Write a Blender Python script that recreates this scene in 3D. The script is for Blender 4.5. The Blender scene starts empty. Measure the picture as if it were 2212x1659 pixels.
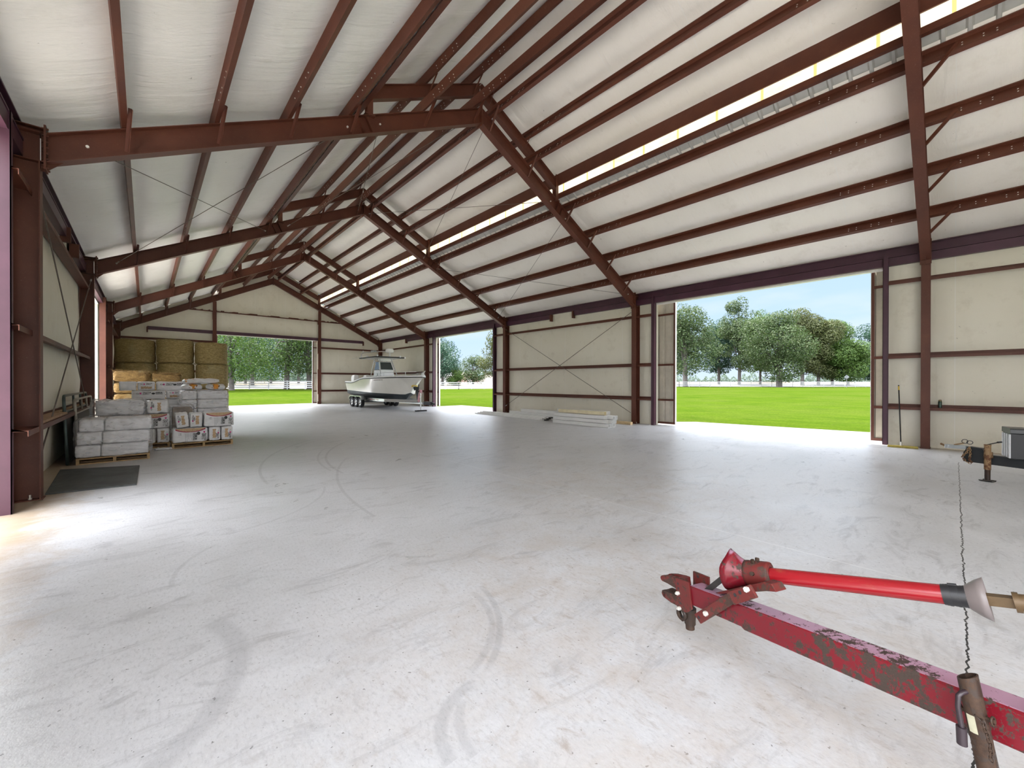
import bpy, math, random
from mathutils import Vector, Matrix
from math import sin, cos, pi, sqrt, radians
SC = bpy.context.scene
COL = SC.collection
random.seed(7)

# ---------------------------------------------------------------- camera, world, sun, exposure
YAW, PITCH, ROLL, FPX = 0.7379, -0.0032, 0.0012, 869.75
cam_d = bpy.data.cameras.new('camera'); cam = bpy.data.objects.new('camera', cam_d); COL.objects.link(cam)
cam_d.sensor_fit = 'HORIZONTAL'; cam_d.sensor_width = 36.0; cam_d.lens = 36.0*FPX/2212.0
cam_d.clip_start = 0.05; cam_d.clip_end = 2000
fw = Vector((sin(YAW)*cos(PITCH), cos(YAW)*cos(PITCH), sin(PITCH)))
r0 = Vector((cos(YAW), -sin(YAW), 0)); u0 = r0.cross(fw)
rr = r0*cos(ROLL)+u0*sin(ROLL); uu = u0*cos(ROLL)-r0*sin(ROLL)
cam.matrix_world = Matrix(((rr.x,uu.x,-fw.x,0),(rr.y,uu.y,-fw.y,0),(rr.z,uu.z,-fw.z,1.6),(0,0,0,1)))
SC.camera = cam
SC.view_settings.view_transform = 'Standard'; SC.view_settings.look = 'None'
SC.view_settings.gamma = 1.0; SC.view_settings.use_curve_mapping = False
SC.view_settings.exposure = 0.72
SC.cycles.use_denoising = True
SC.cycles.max_bounces = 12; SC.cycles.diffuse_bounces = 10; SC.cycles.glossy_bounces = 3
SC.cycles.transparent_max_bounces = 12; SC.cycles.transmission_bounces = 4
SC.cycles.sample_clamp_indirect = 6.0

W = bpy.data.worlds.new('world'); SC.world = W; W.use_nodes = True
wn = W.node_tree; wn.nodes.clear()
def wnode(t, **k):
    n = wn.nodes.new(t)
    for a, b in k.items(): setattr(n, a, b)
    return n
tc = wnode('ShaderNodeTexCoord'); sep = wnode('ShaderNodeSeparateXYZ'); wn.links.new(tc.outputs['Generated'], sep.inputs[0])
grad = wnode('ShaderNodeValToRGB'); wn.links.new(sep.outputs['Z'], grad.inputs[0])
cr = grad.color_ramp
cr.elements[0].position = 0.0; cr.elements[0].color = (0.48, 0.58, 0.70, 1)
cr.elements[1].position = 1.0; cr.elements[1].color = (0.18, 0.32, 0.62, 1)
e = cr.elements.new(0.10); e.color = (0.41, 0.545, 0.71, 1)
e = cr.elements.new(0.30); e.color = (0.345, 0.49, 0.70, 1)
mp = wnode('ShaderNodeMapping'); mp.inputs['Scale'].default_value = (1.5, 1.5, 6.0); wn.links.new(tc.outputs['Generated'], mp.inputs[0])
nz = wnode('ShaderNodeTexNoise'); nz.inputs['Scale'].default_value = 2.2; nz.inputs['Detail'].default_value = 7; wn.links.new(mp.outputs[0], nz.inputs['Vector'])
cl = wnode('ShaderNodeValToRGB'); wn.links.new(nz.outputs['Fac'], cl.inputs[0])
cl.color_ramp.elements[0].position = 0.50; cl.color_ramp.elements[0].color = (0,0,0,1)
cl.color_ramp.elements[1].position = 0.75; cl.color_ramp.elements[1].color = (0.6,0.6,0.6,1)
mix = wnode('ShaderNodeMix', data_type='RGBA'); wn.links.new(cl.outputs[0], mix.inputs[0]); wn.links.new(grad.outputs[0], mix.inputs[6]); mix.inputs[7].default_value = (0.58,0.62,0.69,1)
# bright fill light added to the unseen sky: behind left and overhead
dot = wnode('ShaderNodeVectorMath', operation='DOT_PRODUCT'); wn.links.new(tc.outputs['Generated'], dot.inputs[0]); dot.inputs[1].default_value = (-0.70, -0.714, 0.0)
mr = wnode('ShaderNodeMapRange'); mr.inputs['From Min'].default_value = 0.02; mr.inputs['From Max'].default_value = 0.55
mr.inputs['To Min'].default_value = 0.0; mr.inputs['To Max'].default_value = 1.0; wn.links.new(dot.outputs['Value'], mr.inputs['Value'])
fill_sky = wnode('ShaderNodeMix', data_type='RGBA'); wn.links.new(mr.outputs[0], fill_sky.inputs[0]); wn.links.new(mix.outputs[2], fill_sky.inputs[6]); fill_sky.inputs[7].default_value = (2.2, 2.25, 2.4, 1)
ov = wnode('ShaderNodeMapRange'); ov.interpolation_type = 'SMOOTHSTEP'; ov.inputs['From Min'].default_value = 0.205; ov.inputs['From Max'].default_value = 0.42; wn.links.new(sep.outputs['Z'], ov.inputs['Value'])
we = wnode('ShaderNodeMapRange'); we.inputs['From Min'].default_value = 0.0; we.inputs['From Max'].default_value = 0.7; we.inputs['To Min'].default_value = 1.0; we.inputs['To Max'].default_value = 0.38; wn.links.new(sep.outputs['X'], we.inputs['Value'])
wm = wnode('ShaderNodeMath', operation='MULTIPLY'); wn.links.new(ov.outputs[0], wm.inputs[0]); wn.links.new(we.outputs[0], wm.inputs[1])
wy = wnode('ShaderNodeMapRange'); wy.inputs['From Min'].default_value = -0.1; wy.inputs['From Max'].default_value = 0.7; wy.inputs['To Min'].default_value = 0.62; wy.inputs['To Max'].default_value = 1.0; wn.links.new(sep.outputs['Y'], wy.inputs['Value'])
wm2 = wnode('ShaderNodeMath', operation='MULTIPLY'); wn.links.new(wm.outputs[0], wm2.inputs[0]); wn.links.new(wy.outputs[0], wm2.inputs[1]); wm = wm2
fill_top = wnode('ShaderNodeMix', data_type='RGBA'); wn.links.new(wm.outputs[0], fill_top.inputs[0]); wn.links.new(fill_sky.outputs[2], fill_top.inputs[6]); fill_top.inputs[7].default_value = (9.2, 9.4, 9.9, 1)
bg = wnode('ShaderNodeBackground'); wn.links.new(fill_top.outputs[2], bg.inputs['Color']); bg.inputs['Strength'].default_value = 1.0
wo = wnode('ShaderNodeOutputWorld'); wn.links.new(bg.outputs[0], wo.inputs[0])

sun_d = bpy.data.lights.new('sun', 'SUN'); sun = bpy.data.objects.new('sun', sun_d); COL.objects.link(sun)
sun_d.energy = 11.0; sun_d.angle = radians(0.53); sun_d.color = (1.0, 0.95, 0.86)
SUNDIR = Vector((0.10, 0.42, 1.0)).normalized()       # towards the sun
sun.rotation_euler = SUNDIR.to_track_quat('Z', 'Y').to_euler()
sun.location = (40, 40, 60)

# ---------------------------------------------------------------- helpers
class MB:
    def __init__(s): s.v = []; s.f = []; s.sm = []; s.mi = []; s.cur = 0
    def add(s, vs, fs, smooth=False):
        o = len(s.v); s.v += [tuple(p) for p in vs]
        for q in fs:
            s.f.append([i+o for i in q]); s.sm.append(smooth); s.mi.append(s.cur)
    def bx(s, x0, x1, y0, y1, z0, z1):
        x0, x1 = min(x0,x1), max(x0,x1); y0, y1 = min(y0,y1), max(y0,y1); z0, z1 = min(z0,z1), max(z0,z1)
        s.add([(x0,y0,z0),(x1,y0,z0),(x1,y1,z0),(x0,y1,z0),(x0,y0,z1),(x1,y0,z1),(x1,y1,z1),(x0,y1,z1)],
              [(0,3,2,1),(4,5,6,7),(0,1,5,4),(1,2,6,5),(2,3,7,6),(3,0,4,7)])
    def ext(s, prof, p0, p1, up=(0,0,1), caps=True, smooth=False):
        p0, p1 = Vector(p0), Vector(p1); d = (p1-p0).normalized(); up = Vector(up)
        a = d.cross(up).normalized(); b = a.cross(d).normalized(); n = len(prof)
        vs = [p0+a*x+b*y for x, y in prof]+[p1+a*x+b*y for x, y in prof]
        fs = [(i,(i+1)%n,n+(i+1)%n,n+i) for i in range(n)]
        s.add(vs, fs, smooth)
        if caps: s.add(vs, [tuple(range(n-1,-1,-1)), tuple(range(n,2*n))])
    def shear(s, prof, p0, p1, side):
        """sloping member with plumb-cut ends: profile (a,b) goes along side and straight up"""
        p0, p1, a = Vector(p0), Vector(p1), Vector(side); n = len(prof); b = Vector((0,0,1))
        vs = [p0+a*x+b*y for x, y in prof]+[p1+a*x+b*y for x, y in prof]
        s.add(vs, [(i,(i+1)%n,n+(i+1)%n,n+i) for i in range(n)]+[tuple(range(n-1,-1,-1)), tuple(range(n,2*n))])
    def bar(s, p0, p1, w, h, up=(0,0,1)):
        s.ext([(-w/2,-h/2),(w/2,-h/2),(w/2,h/2),(-w/2,h/2)], p0, p1, up)
    def cyl(s, p0, p1, r, n=12, r2=None, caps=True, smooth=True):
        p0, p1 = Vector(p0), Vector(p1); d = (p1-p0).normalized(); r2 = r if r2 is None else r2
        up = Vector((0,0,1)) if abs(d.z) < .9 else Vector((1,0,0))
        a = d.cross(up).normalized(); b = d.cross(a).normalized()
        c = [(cos(2*pi*i/n), sin(2*pi*i/n)) for i in range(n)]
        vs = [p0+(a*x+b*y)*r for x,y in c]+[p1+(a*x+b*y)*r2 for x,y in c]
        s.add(vs, [(i,(i+1)%n,n+(i+1)%n,n+i) for i in range(n)], smooth)
        if caps: s.add(vs, [tuple(range(n-1,-1,-1)), tuple(range(n,2*n))])
    def tube(s, pts, r, n=8, closed=False, smooth=True):
        pts = [Vector(p) for p in pts]; m = len(pts)
        rs = r if isinstance(r, (list,tuple)) else [r]*m
        vs = []; last = None
        for i, p in enumerate(pts):
            if closed: t = pts[(i+1)%m]-pts[i-1]
            else: t = pts[min(i+1,m-1)]-pts[max(i-1,0)]
            t.normalize()
            if last is None:
                up = Vector((0,0,1)) if abs(t.z) < .9 else Vector((1,0,0)); a = t.cross(up).normalized()
            else: a = (last-t*last.dot(t)).normalized()
            last = a; b = t.cross(a)
            for k in range(n):
                w = 2*pi*k/n; vs.append(p+(a*cos(w)+b*sin(w))*rs[i])
        fs = []
        for i in range(m if closed else m-1):
            j = (i+1)%m
            for k in range(n): fs.append((i*n+k, i*n+(k+1)%n, j*n+(k+1)%n, j*n+k))
        s.add(vs, fs, smooth)
        if not closed: s.add(vs, [tuple(range(n-1,-1,-1)), tuple(range((m-1)*n, m*n))])
    def lathe(s, prof, origin, axis=(0,0,1), n=20, smooth=True, closed=False):
        o = Vector(origin); d = Vector(axis).normalized()
        up = Vector((0,0,1)) if abs(d.z) < .9 else Vector((1,0,0))
        a = d.cross(up).normalized(); b = d.cross(a).normalized(); m = len(prof)
        vs = [o+d*z+(a*cos(2*pi*k/n)+b*sin(2*pi*k/n))*r for r, z in prof for k in range(n)]
        fs = [(i*n+k, i*n+(k+1)%n, ((i+1)%m)*n+(k+1)%n, ((i+1)%m)*n+k) for i in range(m if closed else m-1) for k in range(n)]
        s.add(vs, fs, smooth)
    def grid(s, fn, nu, nv, smooth=True):
        vs = [fn(i/nu, j/nv) for j in range(nv+1) for i in range(nu+1)]
        s.add(vs, [(j*(nu+1)+i, j*(nu+1)+i+1, (j+1)*(nu+1)+i+1, (j+1)*(nu+1)+i) for j in range(nv) for i in range(nu)], smooth)
    def poly(s, pts, th, nrm):
        n = len(pts); d = Vector(nrm).normalized()*th
        vs = [Vector(p) for p in pts]+[Vector(p)+d for p in pts]
        s.add(vs, [tuple(range(n-1,-1,-1)), tuple(range(n,2*n))]+[(i,(i+1)%n,n+(i+1)%n,n+i) for i in range(n)])
    def xf(s, M, start=0):
        for i in range(start, len(s.v)): s.v[i] = tuple(M @ Vector(s.v[i]))
    def build(s, name, mat, parent=None, bevel=0.0, seg=2):
        me = bpy.data.meshes.new(name); me.from_pydata(s.v, [], s.f); me.update()
        for m in (mat if isinstance(mat, (list,tuple)) else [mat]): me.materials.append(m)
        me.polygons.foreach_set('use_smooth', s.sm); me.polygons.foreach_set('material_index', s.mi)
        import bmesh
        bm = bmesh.new(); bm.from_mesh(me); bmesh.ops.recalc_face_normals(bm, faces=bm.faces); bm.to_mesh(me); bm.free()
        o = bpy.data.objects.new(name, me); COL.objects.link(o)
        if bevel:
            b = o.modifiers.new('bevel', 'BEVEL'); b.width = bevel; b.segments = seg; b.limit_method = 'ANGLE'; b.angle_limit = radians(40)
        if parent: attach(o, parent)
        return o
def attach(o, parent):
    o.parent = parent
    if parent.parent is None: o.matrix_parent_inverse = parent.matrix_basis.inverted()
def thing(name, label, cat, loc=(0,0,0), group=None):
    o = bpy.data.objects.new(name, None); COL.objects.link(o); o.location = loc; o.empty_display_size = .1
    return tag(o, label, cat, group)
def tag(o, label, cat, group=None, kind=None):
    o['label'] = label; o['category'] = cat
    if group: o['group'] = group
    if kind: o['kind'] = kind
    return o
def struct(o, label=None, cat=None):
    o['kind'] = 'structure'
    if label: o['label'] = label
    if cat: o['category'] = cat
    return o
def copy_thing(src, M, label=None, group=None):
    r = src.copy(); COL.objects.link(r); r.matrix_basis = M
    if label: r['label'] = label
    if group: r['group'] = group
    for c in src.children:
        k = c.copy(); COL.objects.link(k); k.parent = r; k.matrix_parent_inverse = c.matrix_parent_inverse.copy()
        for g in c.children:
            q = g.copy(); COL.objects.link(q); q.parent = k; q.matrix_parent_inverse = g.matrix_parent_inverse.copy()
    return r
def TR(x, y, z, rz=0, rx=0, ry=0):
    return Matrix.Translation((x,y,z)) @ Matrix.Rotation(rz,4,'Z') @ Matrix.Rotation(ry,4,'Y') @ Matrix.Rotation(rx,4,'X')

# ---------------------------------------------------------------- materials
class NT:
    def __init__(s, name):
        s.m = bpy.data.materials.new(name); s.m.use_nodes = True; s.t = s.m.node_tree
        s.bs = s.t.nodes['Principled BSDF']; s.out = s.t.nodes['Material Output']
    def n(s, t, **k):
        x = s.t.nodes.new(t)
        for a, b in k.items(): setattr(x, a, b)
        return x
    def l(s, a, b): s.t.links.new(a, b)
    def pos(s, scale=(1,1,1), obj=False):
        g = s.n('ShaderNodeTexCoord').outputs['Object'] if obj else s.n('ShaderNodeNewGeometry').outputs['Position']
        if scale == (1,1,1): return g
        m = s.n('ShaderNodeMapping'); m.inputs['Scale'].default_value = scale; s.l(g, m.inputs[0]); return m.outputs[0]
    def noise(s, vec, scale, detail=4, rough=.6, dist=0):
        x = s.n('ShaderNodeTexNoise'); x.inputs['Scale'].default_value = scale; x.inputs['Detail'].default_value = detail
        x.inputs['Roughness'].default_value = rough; x.inputs['Distortion'].default_value = dist; s.l(vec, x.inputs['Vector']); return x.outputs['Fac']
    def ramp(s, fac, *st):
        r = s.n('ShaderNodeValToRGB'); s.l(fac, r.inputs[0]); el = r.color_ramp.elements
        while len(el) < len(st): el.new(.5)
        for e_, (p, c) in zip(el, st):
            e_.position = p; e_.color = (c,c,c,1) if isinstance(c,(int,float)) else (*c,1)
        return r.outputs[0]
    def mix(s, fac, a, b, mode='MIX'):
        x = s.n('ShaderNodeMix', data_type='RGBA', blend_type=mode)
        for sock, val in ((x.inputs[0],fac),(x.inputs[6],a),(x.inputs[7],b)):
            if isinstance(val, (int,float)): sock.default_value = val
            elif isinstance(val, tuple): sock.default_value = (*val,1)
            else: s.l(val, sock)
        return x.outputs[2]
    def math(s, op, a, b=None, c=None, clamp=False):
        x = s.n('ShaderNodeMath', operation=op, use_clamp=clamp)
        for i, val in enumerate((a,b,c)):
            if val is None: continue
            if isinstance(val,(int,float)): x.inputs[i].default_value = val
            else: s.l(val, x.inputs[i])
        return x.outputs[0]
    def bump(s, h, strength=.3, dist=.01, prev=None):
        b = s.n('ShaderNodeBump'); b.inputs['Strength'].default_value = strength; b.inputs['Distance'].default_value = dist
        s.l(h, b.inputs['Height'])
        if prev is not None: s.l(prev, b.inputs['Normal'])
        return b.outputs[0]
    def done(s, col=None, rough=.5, metal=0., nrm=None, spec=.5):
        if col is not None:
            if isinstance(col, tuple): s.bs.inputs['Base Color'].default_value = (*col,1)
            else: s.l(col, s.bs.inputs['Base Color'])
        if isinstance(rough,(int,float)): s.bs.inputs['Roughness'].default_value = rough
        else: s.l(rough, s.bs.inputs['Roughness'])
        s.bs.inputs['Metallic'].default_value = metal; s.bs.inputs['Specular IOR Level'].default_value = spec
        if nrm is not None: s.l(nrm, s.bs.inputs['Normal'])
        return s.m
def plain(name, col, rough=.5, metal=0., var=.12, scale=12., bump=0., spec=.5):
    t = NT(name); p = t.pos(); f = t.noise(p, scale, 5)
    a = tuple(max(0,c*(1-var)) for c in col); b = tuple(min(1,c*(1+var)) for c in col)
    c = t.ramp(f, (.3,a),(.7,b))
    return t.done(c, rough, metal, t.bump(f, bump, .01) if bump else None, spec)

# red oxide primed steel
t = NT('primed steel'); p = t.pos(); f = t.noise(p, 1.3, 6, .65); f2 = t.noise(p, 40, 3)
c = t.ramp(f, (.3,(.082,.023,.013)),(.62,(.122,.037,.020)),(.8,(.165,.062,.028)))
c = t.mix(t.ramp(f2,(.62,0.),(.75,.25)), c, (.30,.20,.13))
M_STEEL = t.done(c, .5, 0, t.bump(f2,.08,.005), .45)
M_JAMB = plain('mauve red steel', (.070,.026,.044), .38, 0, .18, 2)  # even mauve red for jambs, headers and eave struts
M_BOLT = plain('zinc bolt', (.75,.73,.68), .35, .4)
# white faced insulation liner; wrinkles run along one axis
def liner(name, stretch, ca, cb, dirt, rough=.42, seam=None, wr=.5):
    t = NT(name); p = t.pos()
    w1 = t.noise(t.pos(stretch), 3.2, 5, .55, .3); w2 = t.noise(t.pos(tuple(x*6 for x in stretch)), 4, 3, .5)
    wv = t.noise(p, 220, 1)
    big = t.noise(p, .35, 5, .6); c = t.ramp(big, (.3,ca),(.7,cb))
    d = t.noise(p, 1.6, 7, .7); c = t.mix(t.ramp(d,(.55,0.),(.8,.5)), c, dirt)
    sp = t.noise(p, 9, 4, .7); c = t.mix(t.ramp(sp,(.70,0.),(.74,.7)), c, tuple(x*.35 for x in dirt))
    if seam:
        sx_ = t.n('ShaderNodeSeparateXYZ'); t.l(p, sx_.inputs[0]); fr = None
        for ax in seam[1]:
            q = t.math('ABSOLUTE', t.math('SUBTRACT', t.math('FRACT', t.math('ADD', t.math('DIVIDE', sx_.outputs[ax], seam[0]), .5)), .5)); q = t.math('LESS_THAN', q, .010/seam[0]*.8)
            fr = q if fr is None else t.math('MAXIMUM', fr, q)
        c = t.mix(t.math('MULTIPLY', fr, .45), c, (.86,.85,.82))
    b = t.bump(w1,wr,.06); b = t.bump(w2,wr*.45,.014,b); b = t.bump(wv,.06,.003,b)
    return t.done(c, rough, 0, b, .45)
M_CEIL_L = liner('ceiling liner left', (.28,2.6,.28), (.86,.835,.79),(.90,.88,.84),(.66,.64,.58), .38, (1.83,'Y'))
M_CEIL_R = liner('ceiling liner right', (.28,1.6,.28), (.85,.81,.75),(.89,.85,.79),(.66,.60,.52), .38, (1.83,'Y'))
M_WALL = liner('wall liner', (1.4,1.4,.22), (.75,.71,.59),(.81,.775,.66),(.50,.44,.32), .42, (1.52,'Y'), .20)
M_WALLE = liner('gable liner', (1.4,1.4,.22), (.75,.71,.59),(.81,.775,.66),(.50,.44,.32), .42, (1.83,'X'), .20)
# galvanised ribbed sheet
t = NT('ribbed sheet metal'); p = t.pos(); f = t.noise(p, 2.2, 5)
M_SHEET = t.done(t.ramp(f,(.3,(.46,.46,.44)),(.7,(.60,.60,.57))), .38, .35, None, .5)
M_SHEET_TAN = plain('tan ribbed sheet', (.50,.46,.38), .45, .05, .1, 4)
M_TRIM = plain('white door trim', (.82,.80,.76), .4, 0, .05)
# translucent daylight panel lit by the sky outside
t = NT('translucent daylight panel'); p = t.pos(); f = t.noise(t.pos((1,1,3)), 1.4, 6, .7)
c = t.ramp(f,(.3,(1.0,.84,.47)),(.6,(1.0,.93,.70)))
xx = t.n('ShaderNodeSeparateXYZ'); t.l(p, xx.inputs[0])
sm = t.math('FRACT', t.math('DIVIDE', xx.outputs['Y'], 0.91)); sm = t.math('LESS_THAN', sm, .055)
c = t.mix(sm, c, (.80,.58,.22))
em = t.n('ShaderNodeEmission'); t.l(c, em.inputs[0]); em.inputs[1].default_value = 1.0
t.l(em.outputs[0], t.out.inputs[0]); M_PANEL = t.m

# concrete floor with stains, tyre arcs and a long crack
t = NT('concrete floor'); P = t.pos(); PS = t.pos((1,.45,1)); sx = t.n('ShaderNodeSeparateXYZ'); t.l(P, sx.inputs[0]); X, Y = sx.outputs['X'], sx.outputs['Y']
big = t.noise(P, .22, 6, .62, .4); med = t.noise(P, 1.1, 8, .68, .6); fine = t.noise(PS, 12, 6, .72, .4); grit = t.noise(P, 90, 3)
st = t.noise(t.pos((.9,2.4,1)), 1.7, 8, .72, 1.2)
c = t.ramp(big,(.3,(.52,.525,.54)),(.7,(.62,.625,.64)))
c = t.mix(t.ramp(med,(.38,.5),(.58,0.)), c, (.46,.46,.465))
c = t.mix(t.ramp(st,(.53,0.),(.70,.72)), c, (.31,.31,.32))
c = t.mix(t.ramp(fine,(.64,0.),(.78,.30)), c, (.24,.24,.24))
c = t.mix(t.ramp(fine,(.22,.35),(.36,0.)), c, (.74,.74,.73))
sp = t.noise(P, 34, 2, .5); c = t.mix(t.ramp(sp,(.70,0.),(.73,.8)), c, (.13,.125,.12))
gr2 = t.noise(PS, 55, 4, .75); c = t.mix(t.ramp(gr2,(.30,.70),(.48,0.)), c, (.36,.36,.37)); c = t.mix(t.ramp(gr2,(.55,0.),(.75,.35)), c, (.74,.74,.74))
# brown rust and oil stains in front of the implement, dust along the left wall
def blob(cx, cy, r, soft):
    dx = t.math('SUBTRACT', X, cx); dy = t.math('SUBTRACT', Y, cy)
    d = t.math('SQRT', t.math('ADD', t.math('MULTIPLY',dx,dx), t.math('MULTIPLY',dy,dy)))
    d = t.math('ADD', d, t.math('MULTIPLY', t.math('SUBTRACT', med, .5), r*1.6))
    return t.math('DIVIDE', t.math('SUBTRACT', r+soft, d), soft, clamp=True)
bl = t.math('MAXIMUM', blob(2.6,1.2,1.0,1.9), t.math('MULTIPLY', blob(5.4,3.6,.9,1.8), .75))
bl = t.math('MAXIMUM', bl, t.math('MULTIPLY', blob(1.6,.4,.25,.9), .9))
brn = t.noise(P, 2.4, 8, .72, .8)
c = t.mix(t.math('MULTIPLY', bl, t.ramp(brn,(.40,0.0),(.66,.42))), c, (.42,.345,.27))
c = t.mix(t.math('MULTIPLY', bl, t.ramp(fine,(.55,0.),(.70,.45))), c, (.24,.17,.11))
dust = t.math('DIVIDE', t.math('SUBTRACT', t.math('ADD', -.55, t.math('MULTIPLY', t.math('SUBTRACT',brn,.5), 1.2)), X), .5, clamp=True)
c = t.mix(t.math('MULTIPLY', dust, .75), c, (.34,.235,.12))
dust2 = t.math('DIVIDE', t.math('SUBTRACT', X, t.math('ADD', 13.95, t.math('MULTIPLY', t.math('SUBTRACT',brn,.5), .9))), .35, clamp=True)
dust2 = t.math('MULTIPLY', dust2, t.math('LESS_THAN', Y, 1.0))
c = t.mix(t.math('MULTIPLY', dust2, .6), c, (.36,.25,.12))
# tyre arcs: centre, radius, half width, strength, start and sweep of the angle
def arc(cx, cy, r, w, k, a0, a1):
    global c
    dx = t.math('SUBTRACT', X, cx); dy = t.math('SUBTRACT', Y, cy)
    d = t.math('SQRT', t.math('ADD', t.math('MULTIPLY',dx,dx), t.math('MULTIPLY',dy,dy)))
    m = t.math('DIVIDE', t.math('SUBTRACT', w, t.math('ABSOLUTE', t.math('SUBTRACT', d, r))), w*.5, clamp=True)
    an = t.math('ARCTAN2', dy, dx)
    if a0 > -pi: m = t.math('MULTIPLY', m, t.math('DIVIDE', t.math('SUBTRACT', an, a0), .12, clamp=True))
    if a1 < pi: m = t.math('MULTIPLY', m, t.math('DIVIDE', t.math('SUBTRACT', a1, an), .12, clamp=True))
    m = t.math('MULTIPLY', m, t.math('ADD', .55, t.math('MULTIPLY', fine, .8)))
    c = t.mix(t.math('MULTIPLY', m, k*.5), c, (.20,.20,.21))
ARCS = [(-.47,2.95,.88,.075,.5,-1.15,.5),(.90,2.68,1.06,.028,.62,-1.1,-.15),(1.12,2.49,.72,.03,.45,-1.3,.0),(8.22,7.27,6.8,.03,.6,2.3,pi),(8.28,7.28,5.71,.03,.6,2.35,pi),
        (7.62,7.61,5.14,.028,.5,2.6,pi),(9.72,4.66,7.7,.028,.5,2.55,pi),(1.13,4.14,.98,.022,.4,2.2,pi),(.26,6.92,1.81,.022,.4,-1.4,-.2),(1.25,1.42,.30,.04,.55,1.4,pi),(1.40,1.38,.36,.03,.45,2.2,pi),(5.6,9.4,3.2,.03,.35,1.0,2.8),(9.5,6.2,2.6,.025,.35,-.4,2.2)]
for A in ARCS: arc(*A)
# crack and joints
zig = t.noise(t.pos((1,0,0)), 4, 2, .5); zig2 = t.noise(t.pos((1,0,0)), 17, 2, .6)
cy_ = t.math('ADD', -.105, t.math('ADD', t.math('MULTIPLY', zig, .055), t.math('MULTIPLY', zig2, .045)))
ck = t.math('LESS_THAN', t.math('ABSOLUTE', t.math('SUBTRACT', Y, cy_)), .0048)
ck = t.math('MULTIPLY', ck, t.math('LESS_THAN', X, 12.2))
c = t.mix(t.math('MULTIPLY', ck, .97), c, (.014,.014,.014))
for ax, q in ((Y,12.3),(Y,20.3),(X,4.6)):
    jn = t.math('LESS_THAN', t.math('ABSOLUTE', t.math('SUBTRACT', ax, q)), .010); c = t.mix(t.math('MULTIPLY', jn, .30), c, (.80,.80,.79))
nb = t.bump(med,.05,.02); nb = t.bump(grit,.18,.004,nb)
M_FLOOR = t.done(c, t.ramp(med,(.3,.26),(.7,.46)), 0, nb, .45)
M_APRON = plain('concrete apron', (.085,.08,.078), .8, 0, .2, 3)
# ---------------------------------------------------------------- building measures
XM = 6.53; XL, XR = -1.06, 14.12; WL, WR = -1.36, 14.42; YE = 31.95; YB = -7.3
SL = 0.505; NRM = sqrt(1+SL*SL)
rbot = lambda d: 8.41-SL*d
rtop = lambda d: 8.81-SL*d
ubot = lambda d: 9.14-SL*d
utop = lambda d: 9.46-SL*d
low_lin = lambda d: 9.075-SL*d
up_lin = lambda d: 9.715-SL*d
MON = 3.05
FY = [0.487, 8.453, 16.16, 24.41]
PD = [0.25, 1.68, 3.38, 4.5, 5.6, 6.72]; UD = [0.28, 1.6]
SIDE = {'left': -1, 'right': 1}
DOORS_R = [(1.27, 7.66), (17.2, 23.45)]      # openings in the right wall
DOORS_L = [(1.27, 7.66), (16.6, 22.0)]
EDX = (3.34, 9.45); HDR = 4.62
CLEAR = []

# ---------------------------------------------------------------- floor, ground
m = MB(); m.bx(WL-.12, WR+.12, YB-.1, YE+.1, -.15, 0); struct(m.build('floor', M_FLOOR), 'grey concrete slab floor with tyre marks and stains', 'floor')

# ---------------------------------------------------------------- liner walls
def hn(a, b):                                      # small repeatable noise
    return sin(a*1.7+b*2.3)*.5+sin(a*4.1-b*1.1)*.3+sin(a*.6+b*5.3)*.2
GZ = [0.0, 1.0, 2.3, 4.2]
def wall_mesh(rects, fn, nrm_sign, seam=1.52):
    """rects: list of (a0,a1,z0,z1f) ; fn(a,z,depth) -> point ; depth>0 goes into the room"""
    m = MB()
    for a0, a1, z0, z1 in rects:
        nu = max(2, int((a1-a0)/.12)); nv = max(2, int(((z1(a0) if callable(z1) else z1)-z0)/.11))
        def g(u, v, a0=a0, a1=a1, z0=z0, z1=z1):
            a = a0+(a1-a0)*u; zt = z1(a) if callable(z1) else z1; z = z0+(zt-z0)*v
            lo = max([q for q in GZ if q <= z+1e-6], default=0); hi = min([q for q in GZ+[6.2,9.5] if q > z+1e-6], default=9.5)
            s_ = sin(pi*min(1,max(0,(z-lo)/(hi-lo))))
            k = (a/seam) % 1.0; k = min(k, 1-k)*seam
            dep = .045*s_**.7*(1+.35*hn(a*1.3, z*.9))+.012*hn(a*5, z*1.5)*s_ - .020*math.exp(-(k/.045)**2)*s_ + .018*math.exp(-(k/.012)**2)
            if nrm_sign: dep *= min(1.0, max(0.0, (min(abs(a-f) for f in FY+[YE,YE-.2])-.14)/.25))
            if nrm_sign: dep *= min(1.0, max(0.0, (min(a-a0, a1-a)-.13)/.25))
            if z > 4.55 and nrm_sign and z1 == EAVE: dep *= max(0.0, 1-(z-4.55)/.08)
            return fn(a, z, dep)
        m.grid(g, nu, nv)
        # outer skin
        def h(u, v, a0=a0, a1=a1, z0=z0, z1=z1):
            a = a0+(a1-a0)*u; zt = z1(a) if callable(z1) else z1
            return fn(a, z0+(zt-z0)*v, -.11)
        m.grid(h, max(2,int((a1-a0)/.5)), 1)
        # closing edges
        for (s0, s1) in (((a0,z0),(a0,z1(a0) if callable(z1) else z1)), ((a1,z0),(a1,z1(a1) if callable(z1) else z1)), ((a0,z0),(a1,z0))):
            m.add([fn(*s0,-.11), fn(*s1,-.11), fn(*s1,.0), fn(*s0,.0)], [(0,1,2,3)])
        if not callable(z1): m.add([fn(a0,z1,-.11), fn(a1,z1,-.11), fn(a1,z1,0), fn(a0,z1,0)], [(0,1,2,3)])
    return m
EAVE = 5.06
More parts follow.
